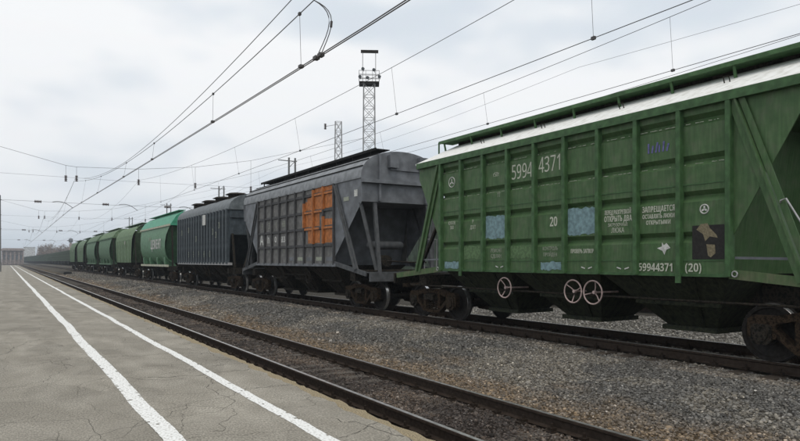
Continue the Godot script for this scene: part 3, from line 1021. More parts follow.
	text(sw, "(20)", 0.14, Vector3(X - 0.01, 1.535, zc_.call(9) - 0.2), M.stencil, 0.9, true)
	text(sw, "КУБОВ", 0.09, Vector3(X, 2.65, zc_.call(1)), M.stencil, 0.8)
	text(sw, "300", 0.09, Vector3(X, 2.53, zc_.call(1)), M.stencil, 0.8)
	text(sw, "Р", 0.09, Vector3(X, 2.64, zc_.call(2)), M.stencil, 0.8)
	text(sw, "ДЗЕТ", 0.09, Vector3(X, 2.50, zc_.call(2)), M.stencil, 0.8)
	text(sw, "г50т", 0.10, Vector3(X, 3.72, zc_.call(3)), M.stencil, 0.8)
	text(sw, "ТТ", 0.10, Vector3(X, 3.22, zc_.call(3) + 0.1), M.faded, 0.8)
	text(sw, "РЕМОНТ", 0.09, Vector3(X, 1.90, zc_.call(3)), M.faded, 0.8)
	text(sw, "СДЕЛАН", 0.09, Vector3(X, 1.77, zc_.call(3)), M.faded, 0.8)
	text(sw, "КОНТРОЛЬ", 0.08, Vector3(X, 1.92, zc_.call(5)), M.faded, 0.8)
	text(sw, "ПРОЙДЕН", 0.08, Vector3(X, 1.79, zc_.call(5)), M.faded, 0.8)
	for i in [3, 6]:
		patch(sw, "blue_patch", X + 0.002, 2.19, 2.73, zc_.call(i) - 0.385, zc_.call(i) + 0.37, M.blue, 0.022)
	patch(sw, "blue_patch", X - 0.001, 1.46, 1.63, zc_.call(1) - 0.32, zc_.call(1) + 0.36, M.blue, 0.022)
	patch(sw, "blue_patch", X - 0.001, 1.46, 1.63, zc_.call(5) - 0.28, zc_.call(5) + 0.32, M.blue, 0.022)
	patch(sw, "repainted_patch", X + 0.002, 1.70, 2.03, zc_.call(2) - 0.36, zc_.call(2) + 0.36, M.lime, 0.022)
	patch(sw, "repainted_patch", X + 0.002, 1.72, 1.98, zc_.call(4) - 0.38, zc_.call(4) + 0.36, M.lime, 0.022)
	patch(sw, "poster", X - 0.003, 1.68, 2.25, zc_.call(9) - 0.22, zc_.call(9) + 0.36, M.poster)
	var to := MB.new()
	var q := zc_.call(9) as float
	to.prism(PackedVector2Array([Vector2(q - 0.06, 2.27), Vector2(q + 0.06, 2.28), Vector2(q + 0.1, 2.2), Vector2(q + 0.22, 2.08), Vector2(q + 0.24, 2.03), Vector2(q + 0.1, 2.06), Vector2(q + 0.02, 1.98), Vector2(q - 0.02, 2.1), Vector2(q - 0.14, 2.18)]), "x", X - 0.009, X - 0.0065)
	to.prism(PackedVector2Array([Vector2(q + 0.04, 1.93), Vector2(q + 0.19, 1.92), Vector2(q + 0.2, 1.78), Vector2(q + 0.12, 1.71), Vector2(q + 0.07, 1.74)]), "x", X - 0.009, X - 0.0065)
	part(sw, "torn_paper", to.done(), M.torn)
	for k in 6:
		var b := MB.new()
		var z: float = zc_.call(8) - 0.2 + k * 0.075
		b.bar(Vector3(X - 0.002, 3.60, z), Vector3(X - 0.002, 3.78 - 0.05 * (k % 2), z + 0.02 * (k % 3)), 0.003, 0.035, Vector3(0, 0, 1))
		part(sw, "graffiti_stroke", b.done(), M.violet)
	for e in [[zc_.call(1) as float, 3.72, 0.13], [zc_.call(9) as float, 2.52, 0.075]]:
		var em := MB.new()   # round works emblem, drawn as a ring with three spokes
		var pts := []
		for i in 25:
			var a := TAU * i / 24.0
			pts.append(Vector3(X, e[1] + e[2] * sin(a), e[0] + e[2] * cos(a)))
		em.tube(pts, 0.012, 5, false)
		for k in 3:
			var a := TAU * k / 3.0 + PI / 2
			em.bar(Vector3(X - 0.003, e[1], e[0]), Vector3(X - 0.003, e[1] + e[2] * 0.7 * sin(a), e[0] + e[2] * 0.7 * cos(a)), 0.004, 0.03, Vector3(1, 0, 0).cross(Vector3(0, sin(a), cos(a))))
		part(sw, "emblem", em.done(), M.white)
	var di := MB.new()
	var dz: float = zc_.call(8) + 0.12
	di.prism(PackedVector2Array([Vector2(dz - 0.14, 1.88), Vector2(dz - 0.04, 1.91), Vector2(dz - 0.04, 1.98), Vector2(dz, 1.93), Vector2(dz + 0.05, 1.97), Vector2(dz + 0.13, 1.88), Vector2(dz + 0.05, 1.85), Vector2(dz + 0.01, 1.76), Vector2(dz - 0.03, 1.83)]), "x", X - 0.003, X)
	part(sw, "paint_blot", di.done(), M.white)
	for i in [3, 6, 7]:
		var z: float = zc_.call(i) + 0.15
		for k in [[1.53, -0.16, 1.50, -0.06], [1.50, 0.02, 1.53, 0.12]]:
			var b := MB.new()
			b.bar(Vector3(X - 0.012, k[0], z + k[1]), Vector3(X - 0.012, k[2], z + k[3]), 0.003, 0.022)
			part(sw, "chalk_mark", b.done(), M.white)
	var n := noise(3.0, 91, 3)
	for i in 9:   # scuffed paint along the pressing edges
		for yy in [3.99, 3.30]:
			var b := MB.new()
			var z0: float = zc_.call(i + 1) - 0.36
			for k in 24:
				var z := z0 + k * 0.03
				var t := n.get_noise_2d(z * 3.0, yy * 9.0 + i)
				if t > -0.05:
					b.box(Vector3(X + 0.002, yy + 0.006 * n.get_noise_2d(z * 8.0, 3.0), z), Vector3(0.004, 0.008 + 0.018 * max(t, 0.0), 0.031))
			b.box(Vector3(X + 0.003, yy, z0 + 0.3), Vector3(0.002, 0.006, 0.08))
			part(sw, "scuffed_edge", b.done(), M.faded).set_meta("kind", "stuff")

func grey_hopper(zc: float):
	var w := thing("hopper_wagon", "grey ribbed hopper with orange emblem and white lettering, arched roof", "freight wagon", P(A2, R2, zc), "hopper wagons of the train")
	underframe(w, 6.6, 5.2, M.dark, M.grey_frame)
	var half := 4.05
	var pw := half * 2 / 9.0
	var y0 := 1.55
	var y1 := 4.42
	var sw := knot(w, "side_wall")
	var pan := MB.new()
	pan.box(Vector3(0.02, (y0 + y1) / 2, 0), Vector3(0.04, y1 - y0, pw))
	var pm := pan.done()
	var rm := rib_mesh(y0 - 0.04, y1, 0.11, 0.085)
	var ys := [4.17, 3.53, 2.89, 2.24]
	var bm := MB.new()
	for y in ys: bm.prism(PackedVector2Array([Vector2(0, y - 0.06), Vector2(-0.055, y - 0.05), Vector2(-0.055, y + 0.03), Vector2(0, y + 0.06)]), "z", -pw / 2 + 0.06, pw / 2 - 0.06)
	var bmm := bm.done()
	for i in 9:
		var zc2 := -half + pw * (i + 0.5)
		part(sw, "wall_panel", pm, M.grey, Vector3(-1.53, 0, zc2))
		part(sw, "belt", bmm, M.grey_rib, Vector3(-1.53, 0, zc2))
	for i in 10:
		part(sw, "rib", rm, M.grey_rib, Vector3(-1.53, 0, -half + pw * i))
	var far := MB.new()
	far.box(Vector3(1.53, (y0 + y1) / 2, 0), Vector3(0.06, y1 - y0, half * 2))
	part(w, "far_side_wall", far.done(), M.grey)
	var sl := MB.new()
	for s in [-1, 1]:
		sl.box(Vector3(s * 1.54, 1.50, 0), Vector3(0.12, 0.10, half * 2 + 0.4))
	part(w, "side_sill", sl.done(), M.grey_end)
	end_parts(w, half, 6.12, y0, 4.41, 3.62, 1.75, M.grey_end, M.grey_frame, M.grey_frame, 6.6, M.grey_end, 5.75, 1.9)
	# arched roof
	var prof := [[1.58, 4.40, 6.15]]
	var n := 10
	for i in range(0, n + 1):
		var a := PI / 2 * i / n
		prof.append([1.58 * cos(a) + 0.0, 4.46 + 0.92 * pow(sin(a), 0.85), 6.15, 1])
	var rf := part(w, "roof", hull(prof), M.grey_roof)
	for i in [2, 4, 6]:
		var a: float = PI / 2 * i / n
		var b := MB.new()
		for s in [-1.0, 1.0]:
			b.bar(Vector3(s * (1.58 * cos(a) + 0.012), 4.46 + 0.92 * pow(sin(a), 0.85) + 0.012, -6.15), Vector3(s * (1.58 * cos(a) + 0.012), 4.46 + 0.92 * pow(sin(a), 0.85) + 0.012, 6.15), 0.03, 0.03)
		part(rf, "roof_seam", b.done(), M.black)
	var wk := MB.new()
	wk.box(Vector3(-0.55, 5.47, 0), Vector3(0.55, 0.03, 11.6)); wk.box(Vector3(-0.82, 5.47, 0), Vector3(0.03, 0.09, 11.6))
	part(rf, "roof_walkway", wk.done(), M.black)
	for i in 9:
		var b := MB.new()
		b.bar(Vector3(-0.8, 5.44, -5.4 + i * 1.35), Vector3(-0.8, 5.22, -5.4 + i * 1.35), 0.04, 0.04)
		part(rf, "walkway_bracket", b.done(), M.black)
	# near and far end walls: arched plates with a beam, posts and two boxes
	for s in [-1.0, 1.0]:
		var pts := PackedVector2Array([Vector2(-1.56, 3.62), Vector2(1.56, 3.62)])
		for i in range(-n, n + 1):
			var a: float = PI / 2 * abs(i) / n
			pts.append(Vector2((-1.0 if i > 0 else 1.0) * 1.58 * sin(a), 4.46 + 0.92 * pow(cos(a), 0.85)))
		var b := MB.new()
		b.prism(pts, "z", s * 6.16 - 0.02, s * 6.16 + 0.02)
		var ep := part(w, "end_wall", b.done(), M.grey_end)
		var bb := MB.new()
		bb.box(Vector3(0, 4.30, s * 6.26), Vector3(3.2, 0.12, 0.18))
		bb.box(Vector3(0.5, 4.75, s * 6.21), Vector3(2.0, 0.06, 0.06))
		part(ep, "end_wall_beam", bb.done(), M.grey_end)
		for x in [-0.92, 0.92]:
			var c := MB.new()
			c.box(Vector3(x, 4.8, s * 6.23), Vector3(0.08, 0.86, 0.1)); c.box(Vector3(x, 3.94, s * 6.23), Vector3(0.08, 0.58, 0.1))
			part(ep, "end_wall_post", c.done(), M.grey_end)
		for x in [-0.42, 0.78]:
			var c := MB.new()
			c.box(Vector3(x, 5.0, s * 6.27), Vector3(0.34, 0.42, 0.2))
			part(ep, "vent_box", c.done(), M.grey_end)
		for x in [-1.05, 1.05]:
			var c := MB.new()
			c.bar(Vector3(x, 3.64, s * 6.1), Vector3(x, 1.28, s * 6.45), 0.12, 0.1)
			part(w, "end_post", c.done(), M.grey_frame)
			var d := MB.new()
			d.bar(Vector3(x * 1.42, 3.6, s * 5.95), Vector3(x * 1.04, 1.3, s * 6.35), 0.12, 0.1)
			part(w, "end_brace", d.done(), M.grey_frame)
	for z in [-2.7, 0.0, 2.7]:
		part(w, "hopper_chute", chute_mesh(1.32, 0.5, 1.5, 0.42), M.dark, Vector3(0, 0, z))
	handwheel(w, Vector3(-1.5, 1.02, -1.2), M.dark, 0.4)
	handwheel(w, Vector3(-1.5, 1.02, 1.6), M.dark, 0.1)
	var sh := MB.new()
	sh.tube([Vector3(-1.45, 1.1, -1.2), Vector3(-1.45, 1.1, 1.6)], 0.02, 6)
	part(w, "gate_shaft", sh.done(), M.dark)
	var tk := MB.new()
	tk.lathe([Vector2(0, 0), Vector2(0.03, 0.1), Vector2(0.1, 0.145), Vector2(1.35, 0.145), Vector2(1.42, 0.1), Vector2(1.45, 0)], Vector3(-0.95, 2.2, 5.4), Vector3.RIGHT, 18, 5)
	part(w, "air_tank", tk.done(), M.grey_frame)
	var bc := MB.new()
	bc.cyl(Vector3(-0.35, 1.65, 5.2), Vector3(-0.35, 1.65, 5.75), 0.2, 16)
	bc.tube([Vector3(-0.35, 1.65, 5.75), Vector3(0.6, 1.6, 5.85), Vector3(1.2, 1.6, 5.85)], 0.03, 6)
	part(w, "brake_cylinder", bc.done(), M.dark)
	var pf := MB.new()
	pf.box(Vector3(0, 1.33, 5.9), Vector3(2.9, 0.04, 1.1))
	part(w, "end_platform", pf.done(), M.dark)
	var st := MB.new()
	st.tube([Vector3(1.2, 1.3, 6.5), Vector3(1.2, 2.4, 6.5), Vector3(0.7, 2.4, 6.5), Vector3(0.7, 1.3, 6.5)], 0.02, 6)
	part(w, "handrail", st.done(), M.galv)
	# orange emblem over panels seven to nine, pieces on wall and ribs
	var zp := func(i: float) -> float: return -half + pw * (i - 1.0)
	var X := -1.536
	for q in [[7.08, 7.92, 2.97, 3.45], [7.08, 7.92, 3.6, 3.95], [7.30, 7.92, 3.95, 4.09], [7.36, 7.92, 2.33, 2.82], [8.08, 8.92, 3.6, 4.09], [8.08, 8.55, 2.97, 3.46], [8.08, 8.60, 2.33, 2.82], [9.08, 9.92, 3.6, 4.1], [9.08, 9.92, 2.97, 3.2], [9.08, 9.92, 2.33, 2.82]]:
		patch(sw, "orange_emblem_piece", X, q[2], q[3], zp.call(q[0]), zp.call(q[1]), M.orange, 0.012)
	for q in [[7.0, 2.95, 3.9], [8.0, 2.3, 4.35], [9.0, 2.3, 3.3], [9.0, 3.55, 4.4]]:
		patch(sw, "orange_emblem_piece", -1.618, q[1], q[2], zp.call(q[0]) - 0.045, zp.call(q[0]) + 0.045, M.orange)
		for e in [-0.058, 0.058]:
			var ob := MB.new()
			ob.box(Vector3(-1.575, (q[1] + q[2]) / 2, zp.call(q[0]) + e), Vector3(0.075, q[2] - q[1], 0.006))
			part(sw, "orange_emblem_piece", ob.done(), M.orange)
	for q in [[7.08, 7.92, 2.885], [7.08, 7.92, 3.52], [8.08, 8.92, 4.16], [8.08, 8.6, 2.885], [8.08, 8.92, 3.52], [9.08, 9.92, 2.885], [9.08, 9.92, 4.16]]:
		patch(sw, "orange_emblem_piece", -1.588, q[2] - 0.05, q[2] + 0.03, zp.call(q[0]), zp.call(q[1]), M.orange)
	patch(sw, "orange_emblem_piece", X, 4.23, 4.40, zp.call(8.08), zp.call(9.92), M.orange)
	text(sw, "А", 0.50, Vector3(X, 2.62, zp.call(1.42)), M.white, 1.0, true)
	text(sw, "h", 0.34, Vector3(X, 2.60, zp.call(2.40)), M.white, 0.95, true)
	text(sw, "о", 0.34, Vector3(X, 2.62, zp.call(3.42)), M.white, 0.95, true)
	text(sw, "аз", 0.34, Vector3(X, 2.60, zp.call(4.42)), M.white, 0.9, true)
	for i in 4:
		text(sw, ["9", "3", "1", "68"][i], 0.26, Vector3(X, 3.22, zp.call(i + 1.5)), M.faded, 0.9)
		text(sw, ["т", "м", "т", "70"][i], 0.14, Vector3(X, 2.08, zp.call(i + 1.5)), M.faded, 0.9)
	for i in 5:
		patch(sw, "data_panel", X, 1.66, 1.80, zp.call(5.2 + i), zp.call(5.8 + i), M.faded if i % 2 else M.grey_end)
	patch(w, "notice_plate", -1.55, 3.82, 4.05, half + 1.55, half + 1.78, M.white)
	patch(w, "notice_plate", -1.55, 3.72, 3.86, half + 0.75, half + 1.15, M.faded)

func slate_hopper(zc: float):
	var w := thing("hopper_wagon", "slate blue hopper with vertical corrugated sides and round roof hatches", "freight wagon", P(A2, R2, zc), "hopper wagons of the train")
	underframe(w, 6.6, 5.2, M.dark, M.dark)
	var half := 5.95
	for s in [-1, 1]:
		var b := MB.new()
		b.box(Vector3(s * 1.5, 3.0, 0), Vector3(0.04, 2.9, half * 2 - 0.7))
		part(w, "side_wall", b.done(), M.slate)
	part(w, "hopper_body", hull([[1.46, 1.5, 3.4], [1.46, 3.05, 5.4], [1.46, 4.4, 5.5]]), M.slate)
	var n := 19
	var rm := rib_mesh(1.5, 4.42, 0.22, 0.15)
	for i in n:
		part(w, "rib", rm, M.slate, Vector3(-1.52, 0, -half + 0.3 + i * (half * 2 - 0.6) / (n - 1)))
	for s in [-1, 1]:
		for sx in [-1.0, 1.0]:
			var e := MB.new()
			e.prism(PackedVector2Array([Vector2(s * (half - 0.36), 4.45), Vector2(s * half, 4.45), Vector2(s * half, 3.1), Vector2(s * (half - 0.36), 1.55)]), "x", sx * 1.5 - 0.02, sx * 1.5 + 0.02)
			part(w, "end_wing", e.done(), M.slate)
		var ew := MB.new()
		ew.box(Vector3(0, 3.75, s * (half - 0.03)), Vector3(2.96, 1.4, 0.03))
		ew.box(Vector3(0, 4.0, s * (half + 0.03)), Vector3(3.0, 0.1, 0.08))
		part(w, "end_wall", ew.done(), M.slate)
		for q in [[-1.4, -1.4], [1.4, 1.4], [-0.2, -0.9]]:
			var st := MB.new()
			st.bar(Vector3(q[0], 3.1, s * half), Vector3(q[1], 1.3, s * 6.4), 0.1, 0.1)
			part(w, "end_stay", st.done(), M.dark)
	var prof := [[1.6, 4.38, half + 0.05]]
	for i in range(0, 9):
		var a := PI / 2 * i / 8.0
		prof.append([1.6 * cos(a), 4.45 + 0.85 * sin(a), half + 0.05, 1])
	var rf := part(w, "roof", hull(prof), M.slate_roof)
	for i in 4:
		var h := MB.new()
		var z := -3.9 + i * 2.6
		h.cyl(Vector3(-0.5, 5.1, z), Vector3(-0.5, 5.36, z), 0.5, 14)
		h.cyl(Vector3(-0.5, 5.36, z), Vector3(-0.5, 5.46, z), 0.68, 14, 0.45)
		part(rf, "roof_hatch", h.done(), M.dark)
	var sl := MB.new()
	sl.box(Vector3(-1.5, 1.5, 0), Vector3(0.2, 0.14, half * 2)); sl.box(Vector3(1.5, 1.5, 0), Vector3(0.2, 0.14, half * 2))
	part(w, "side_sill", sl.done(), M.galv)
	for z in [-3.0, -1.0, 1.0, 3.0]:
		part(w, "hopper_chute", chute_mesh(0.98, 0.4, 1.5, 0.42), M.dark, Vector3(0, 0, z))
	for z in [-2.2, 0.4, 1.1]:
		var q := MB.new()
		q.bar(Vector3(-1.4, 1.35, z), Vector3(-1.25, 0.75, z), 0.09, 0.07)
		part(w, "gate_lever", q.done(), M.steel_rust)
	patch(w, "notice_plate", -1.675, 3.75, 4.35, 0.9, 1.6, M.white)
	for q in [[-4.6, 3.5], [-2.9, 3.6], [-1.2, 3.0], [2.6, 3.3], [3.6, 3.1], [4.3, 3.6]]:
		text(w, "28", 0.34, Vector3(-1.673, q[1], -half + 0.3 + round((q[0] + half) / 0.628) * 0.628), M.faded, 0.5)
	for i in 5:
		text(w, "ЗЕРНО"[i], 0.36, Vector3(-1.673, 2.05, -half + 0.3 + (5 + i * 2) * 0.628), M.faded, 0.6)

func round_hopper(zc: float, label: String, body: Material, roof: Material, strip: Material, writing: String):
	var w := thing("hopper_wagon", label, "freight wagon", P(A2, R2, zc), "hopper wagons of the train")
	underframe(w, 6.6, 5.2, M.dark, M.dark)
	var prof := []
	for q in [[0.9, 1.45, 4.7], [1.28, 1.7, 4.95], [1.5, 2.1, 5.0], [1.6, 2.6, 5.05], [1.61, 3.1, 5.15], [1.56, 3.6, 5.35], [1.47, 4.0, 5.65], [1.4, 4.28, 5.95]]:
		prof.append([q[0], q[1], q[2], 1])
	part(w, "body", hull(prof, false), body)
	end_sheets(w, 4.25, 5.5, 1.45, 3.6, 1.42, body)
	var rf := part(w, "roof", hull([[1.44, 4.26, 6.25], [1.44, 4.34, 6.25], [1.05, 4.95, 6.25], [0.6, 5.28, 6.25], [0.0, 5.36, 6.25]]), roof)
	var st := MB.new()
	st.box(Vector3(-1.46, 4.30, 0), Vector3(0.06, 0.14, 12.3))
	part(w, "gutter", st.done(), strip)
	var wk := MB.new()
	wk.box(Vector3(-0.5, 5.42, 0), Vector3(0.5, 0.04, 11.6))
	part(rf, "roof_walkway", wk.done(), roof)
	for s in [-1, 1]:
		for x in [-1.3, 1.3]:
			var e := MB.new()
			e.bar(Vector3(x, 4.3, s * 6.1), Vector3(x, 1.3, s * 6.3), 0.1, 0.1)
			part(w, "end_stay", e.done(), M.dark)
	for z in [-4.3, -1.5, 1.5, 4.3]:
		var sd := MB.new()
		sd.prism(PackedVector2Array([Vector2(-1.45, 1.25), Vector2(-0.6, 1.25), Vector2(-0.9, 1.6), Vector2(-1.42, 1.95), Vector2(-1.5, 1.9)]), "z", z - 0.2, z + 0.2)
		part(w, "saddle", sd.done(), body)
	for z in [-2.8, 0.0, 2.8]:
		part(w, "hopper_chute", chute_mesh(1.1, 0.45, 1.5, 0.5, 1.1), M.dark, Vector3(0, 0, z))
	var sl := MB.new()
	sl.box(Vector3(-1.46, 1.3, 0), Vector3(0.1, 0.16, 11.0))
	part(w, "side_sill", sl.done(), strip)
	if writing:
		text(w, writing, 0.72, Vector3(-1.63, 2.95, 1.7), M.white, 1.0, true)
		text(w, "П 68", 0.3, Vector3(-1.60, 3.4, -0.9), M.faded, 1.0)

func end_sheets(w: Node3D, yt: float, zt: float, yb: float, zb: float, hx: float, m: Material):
	for s in [-1.0, 1.0]:
		var e := MB.new()
		e.prism(PackedVector2Array([Vector2(s * zt, yt), Vector2(s * zb, yb), Vector2(s * (zb - 0.05), yb), Vector2(s * (zt - 0.05), yt)]), "x", -hx, hx)
		part(w, "end_slope", e.done(), m)
func smooth_hopper(zc: float, label: String, body: Material, roof: Material):
	var w := thing("hopper_wagon", label, "freight wagon", P(A2, R2, zc), "hopper wagons of the train")
	underframe(w, 6.6, 5.2, M.dark, M.dark)
	part(w, "body", hull([[1.55, 1.5, 4.6], [1.58, 2.6, 4.95], [1.58, 3.7, 5.3], [1.5, 4.1, 5.45, 1], [1.28, 4.6, 5.7, 1], [0.95, 4.95, 5.85, 1], [0.5, 5.12, 5.9, 1], [0.0, 5.16, 5.9]], false), body)
	end_sheets(w, 4.5, 5.6, 1.5, 3.2, 1.3, body)
	var ep := MB.new()
	for s in [-1, 1]: ep.box(Vector3(0, 4.62, s * 5.55), Vector3(2.3, 0.7, 0.04))
	part(w, "end_plate", ep.done(), body)
	for i in 5:
		var b := MB.new()
		b.box(Vector3(-1.57, 2.6, -4.0 + i * 2.0), Vector3(0.07, 2.2, 0.09))
		part(w, "rib", b.done(), body)
	var wk := MB.new()
	wk.box(Vector3(-0.4, 5.28, 0), Vector3(0.6, 0.06, 10.6))
	part(w, "roof_walkway", wk.done(), roof)
	for s in [-1, 1]:
		for x in [-1.4, 1.4]:
			var e := MB.new()
			e.bar(Vector3(x * 0.95, 4.0, s * 5.2), Vector3(x * 0.95, 1.3, s * 6.1), 0.08, 0.08)
			part(w, "corner_strut", e.done(), M.dark)
	for z in [-2.7, 0.0, 2.7]:
		part(w, "hopper_chute", chute_mesh(1.3, 0.5, 1.5, 0.45), M.dark, Vector3(0, 0, z))
	patch(w, "notice_plate", -1.64, 3.3, 3.6, 1.0, 1.7, M.faded)

func make_train():
	C.wheel = wheel_mesh(); C.tread = tread_mesh(); C.sframe = side_frame_mesh(); C.abox = axle_box_mesh()
	C.spring = spring_mesh(); C.coupler = make_coupler(); C.hose = hose_mesh(); C.hwheel = handwheel_mesh(); C.spokes = spokes_mesh()
	C.bogie = make_bogie()
	green_hopper(10.05)
	grey_hopper(24.8)
	slate_hopper(39.4)
	round_hopper(54.6, "bulging green tank hopper with bright turquoise roof and cream gutter", M.cistern, M.turquoise, M.cream, "ЦЕМЕНТ")
	smooth_hopper(69.8, "pale olive smooth hopper between the turquoise roofed and the dull green tank hopper", M.pale_green, M.mid_green)
	round_hopper(85.0, "dull green bulging hopper beside the pale olive smooth hopper, nearer of two alike", M.mid_green, M.pale_green, M.mid_green, "")
	round_hopper(100.2, "dull green bulging hopper further back, followed by a narrow looking sage hopper", M.mid_green, M.sage, M.mid_green, "")
	smooth_hopper(115.4, "sage green smooth hopper, last but one of the hopper wagons", M.sage, M.mid_green)
	smooth_hopper(130.4, "sage green smooth hopper at the far tail of the train", M.sage, M.mid_green)
	C.bogie.free()

func make_gondolas():
	var proto: Node3D = null
	for i in 41:
		var z := 3.0 + i * 14.0
		var dd := siding(z + 1.0) - siding(z - 1.0)
		var slope := atan2(-dd.x, -dd.z)
		var o: Node3D
		if proto == null:
			o = thing("gondola_wagon", "dark open gondola wagon in the distant row, one of many alike", "freight wagon", Vector3.ZERO, "gondola wagons in the far yard")
			proto = o
			var b := MB.new()
			for s in [-1, 1]:
				b.box(Vector3(s * 1.5, 2.8, 0), Vector3(0.06, 3.0, 12.7))
				b.box(Vector3(0, 2.8, s * 6.35), Vector3(3.0, 3.0, 0.06))
			b.box(Vector3(0, 1.25, 0), Vector3(3.0, 0.2, 12.8))
			part(o, "body", b.done(), M.gondola)
			var r := MB.new()
			r.box(Vector3(-1.58, 2.8, 0), Vector3(0.1, 3.0, 0.14))
			var rm := r.done()
			for k in 8: part(o, "rib", rm, M.gondola2, Vector3(0, 0, -6.3 + k * 1.8))
			var c := MB.new()
			c.box(Vector3(0, 4.2, 0), Vector3(2.9, 0.3, 12.6))
			part(o, "cargo_top", c.done(), M.black)
			var ug := MB.new()
			ug.box(Vector3(0, 0.82, 0), Vector3(2.6, 0.7, 5.6))
			part(o, "discharge_gear", ug.done(), M.dark)
			for s in [-4.3, 4.3]:
				var g := MB.new()
				g.box(Vector3(0, 0.62, s), Vector3(2.1, 0.5, 2.2))
				for a in [-0.92, 0.92]:
					g.cyl(Vector3(-0.9, 0.475, s + a), Vector3(0.9, 0.475, s + a), 0.475, 12)
				part(o, "bogie", g.done(), M.black)
		else:
			o = proto.duplicate()
			o.name = numbered(self, "gondola_wagon")
			add_child(o, true)
		o.position = siding(z)
		o.rotation.y = slope
		if i % 3 != 0:
			o.get_child(0).material_override = M.gondola2

# ---------------------------------------------------------------- overhead line
func wire(called: String, label: String, pts: Array, r: float, m: Material) -> MeshInstance3D:
	var b := MB.new()
	b.tube(pts, r, 6)
	var o := part(self, called, b.done(), m)
	tag(o, label, "overhead wire", "overhead wires above the tracks")
	return o
func zline(f: Callable, z0: float, z1: float, step := 2.0) -> Array:
	var r := []
	var z := z0
	while z < z1 + 0.01:
		r.append(f.call(z))
		z += step
	return r
func span_y(z: float, low: float, zl: float, k: float, sup: float) -> float:
	if z <= 67.5: return low + k * (z - zl) * (z - zl)
	var c: float = 67.5 + 62.5 * (floor((z - 67.5) / 62.5) + 0.5)
	var t: float = (z - c) / 31.25
	return sup - 1.7 * (1.0 - t * t)
func make_wires():
	# track over the platform's edge: twin contact wires, a messenger and a second cable beside it
	var m1 := func(z: float) -> Vector3: return P(5.3, span_y(z, 7.04, 26.0, 0.00152, 9.57), z)
	var c1y := func(z: float) -> float: return 6.14 + 0.72 * pow(clamp((z - 9.0) / 58.0, 0.0, 1.0), 1.15)
	var c1x := func(z: float) -> float: return 5.36 - 0.42 * clamp((z - 9.0) / 58.0, 0.0, 1.0)
	var me := wire("messenger_wire", "sagging messenger wire above the empty track with hangers below it", zline(m1, -20, 318), 0.0105, M.wire)
	for k in [-0.025, 0.025]:
		wire("contact_wire", "contact wire over the empty track, the one of the twin pair " + ("nearer the platform" if k < 0 else "nearer the train"), zline(func(z: float) -> Vector3: return P(c1x.call(z) + k, c1y.call(z), z), -20, 318), 0.011, M.copper)
	wire("feeder_wire", "slack cable crossing over beside the messenger wire of the empty track", zline(func(z: float) -> Vector3: return P(5.05 + 0.012 * clamp(z - 8.0, 0.0, 30.0), span_y(z, 7.22, 27.0, 0.00165, 9.9) + 0.012 * clamp(12 - z, 0, 30), z), -20, 318), 0.0095, M.wire)
	for z in [6.0, 12.75, 19.5, 28.7, 36.2, 47.0, 57.0, 76.0, 88.0, 100.0, 112.0]:
		var b := MB.new()
		var a: Vector3 = m1.call(z)
		var c := P(c1x.call(z), c1y.call(z), z)
		b.tube([a, c], 0.005, 5)
		b.box(c + Vector3(0, 0.02, 0), Vector3(0.09, 0.06, 0.12)); b.box(a, Vector3(0.05, 0.06, 0.08))
		part(me, "hanger", b.done(), M.wire)
	for k in [0.0, 0.22]:
		var b := MB.new()
		var pts := []
		var a: Vector3 = m1.call(12.0)
		var c := P(c1x.call(11.9), c1y.call(11.9), 11.75 + k)
		for i in 11:
			var t := i / 10.0
			pts.append(a.lerp(c, t) + Vector3(0.12, 0, 0.55) * sin(t * PI) * (1.0 - 0.35 * t))
		b.tube(pts, 0.0095, 6)
		if k == 0.0: b.cyl(pts[5] , pts[6], 0.025, 8)
		b.box(c, Vector3(0.1, 0.07, 0.14))
		part(me, "jumper_cable", b.done(), M.wire)
	var lanes := [[11.0, 8.45, 28.0, 0.0010, 10.0, 6.99, "train"], [16.5, 8.72, 33.0, 0.0010, 10.3, 7.62, "siding behind the train"], [22.4, 9.15, 33.0, 0.0008, 10.4, 8.0, "farther siding behind the train"]]
	for l in lanes:
		var mf := func(z: float) -> Vector3: return P(l[0], span_y(z, l[1], l[2], l[3], l[4]), z)
		var cf := func(z: float) -> Vector3: return P(l[0] + 0.25 * sin(z / 62.5 * PI), l[5] + 0.0012 * clamp(z, 0, 67), z)
		var mw := wire("messenger_wire", "thin messenger wire above the " + l[6], zline(mf, -20, 318, 3.0), 0.0085, M.wire)
		wire("contact_wire", "single contact wire above the " + l[6], zline(cf, -20, 318, 3.0), 0.009, M.wire)
		for z in [3.0, 9.9, 18.5, 27.0, 36.0, 46.0, 57.0]:
			if l[0] > 20: continue
			var b := MB.new()
			var zz: float = z + (l[0] - 11.0) * 0.35
			b.tube([mf.call(zz), cf.call(zz)], 0.005, 5)
			b.box(cf.call(zz), Vector3(0.06, 0.07, 0.1))
			part(mw, "hanger", b.done(), M.wire)
	wire("feeder_wire", "thin feeder wire along the mast tops behind the train", zline(func(z: float) -> Vector3: return P(36.6, 16.6 - 0.9 * sin(fmod(z + 400.0, 62.0) / 62.0 * PI), z), -80, 318, 3.0), 0.010, M.wire)

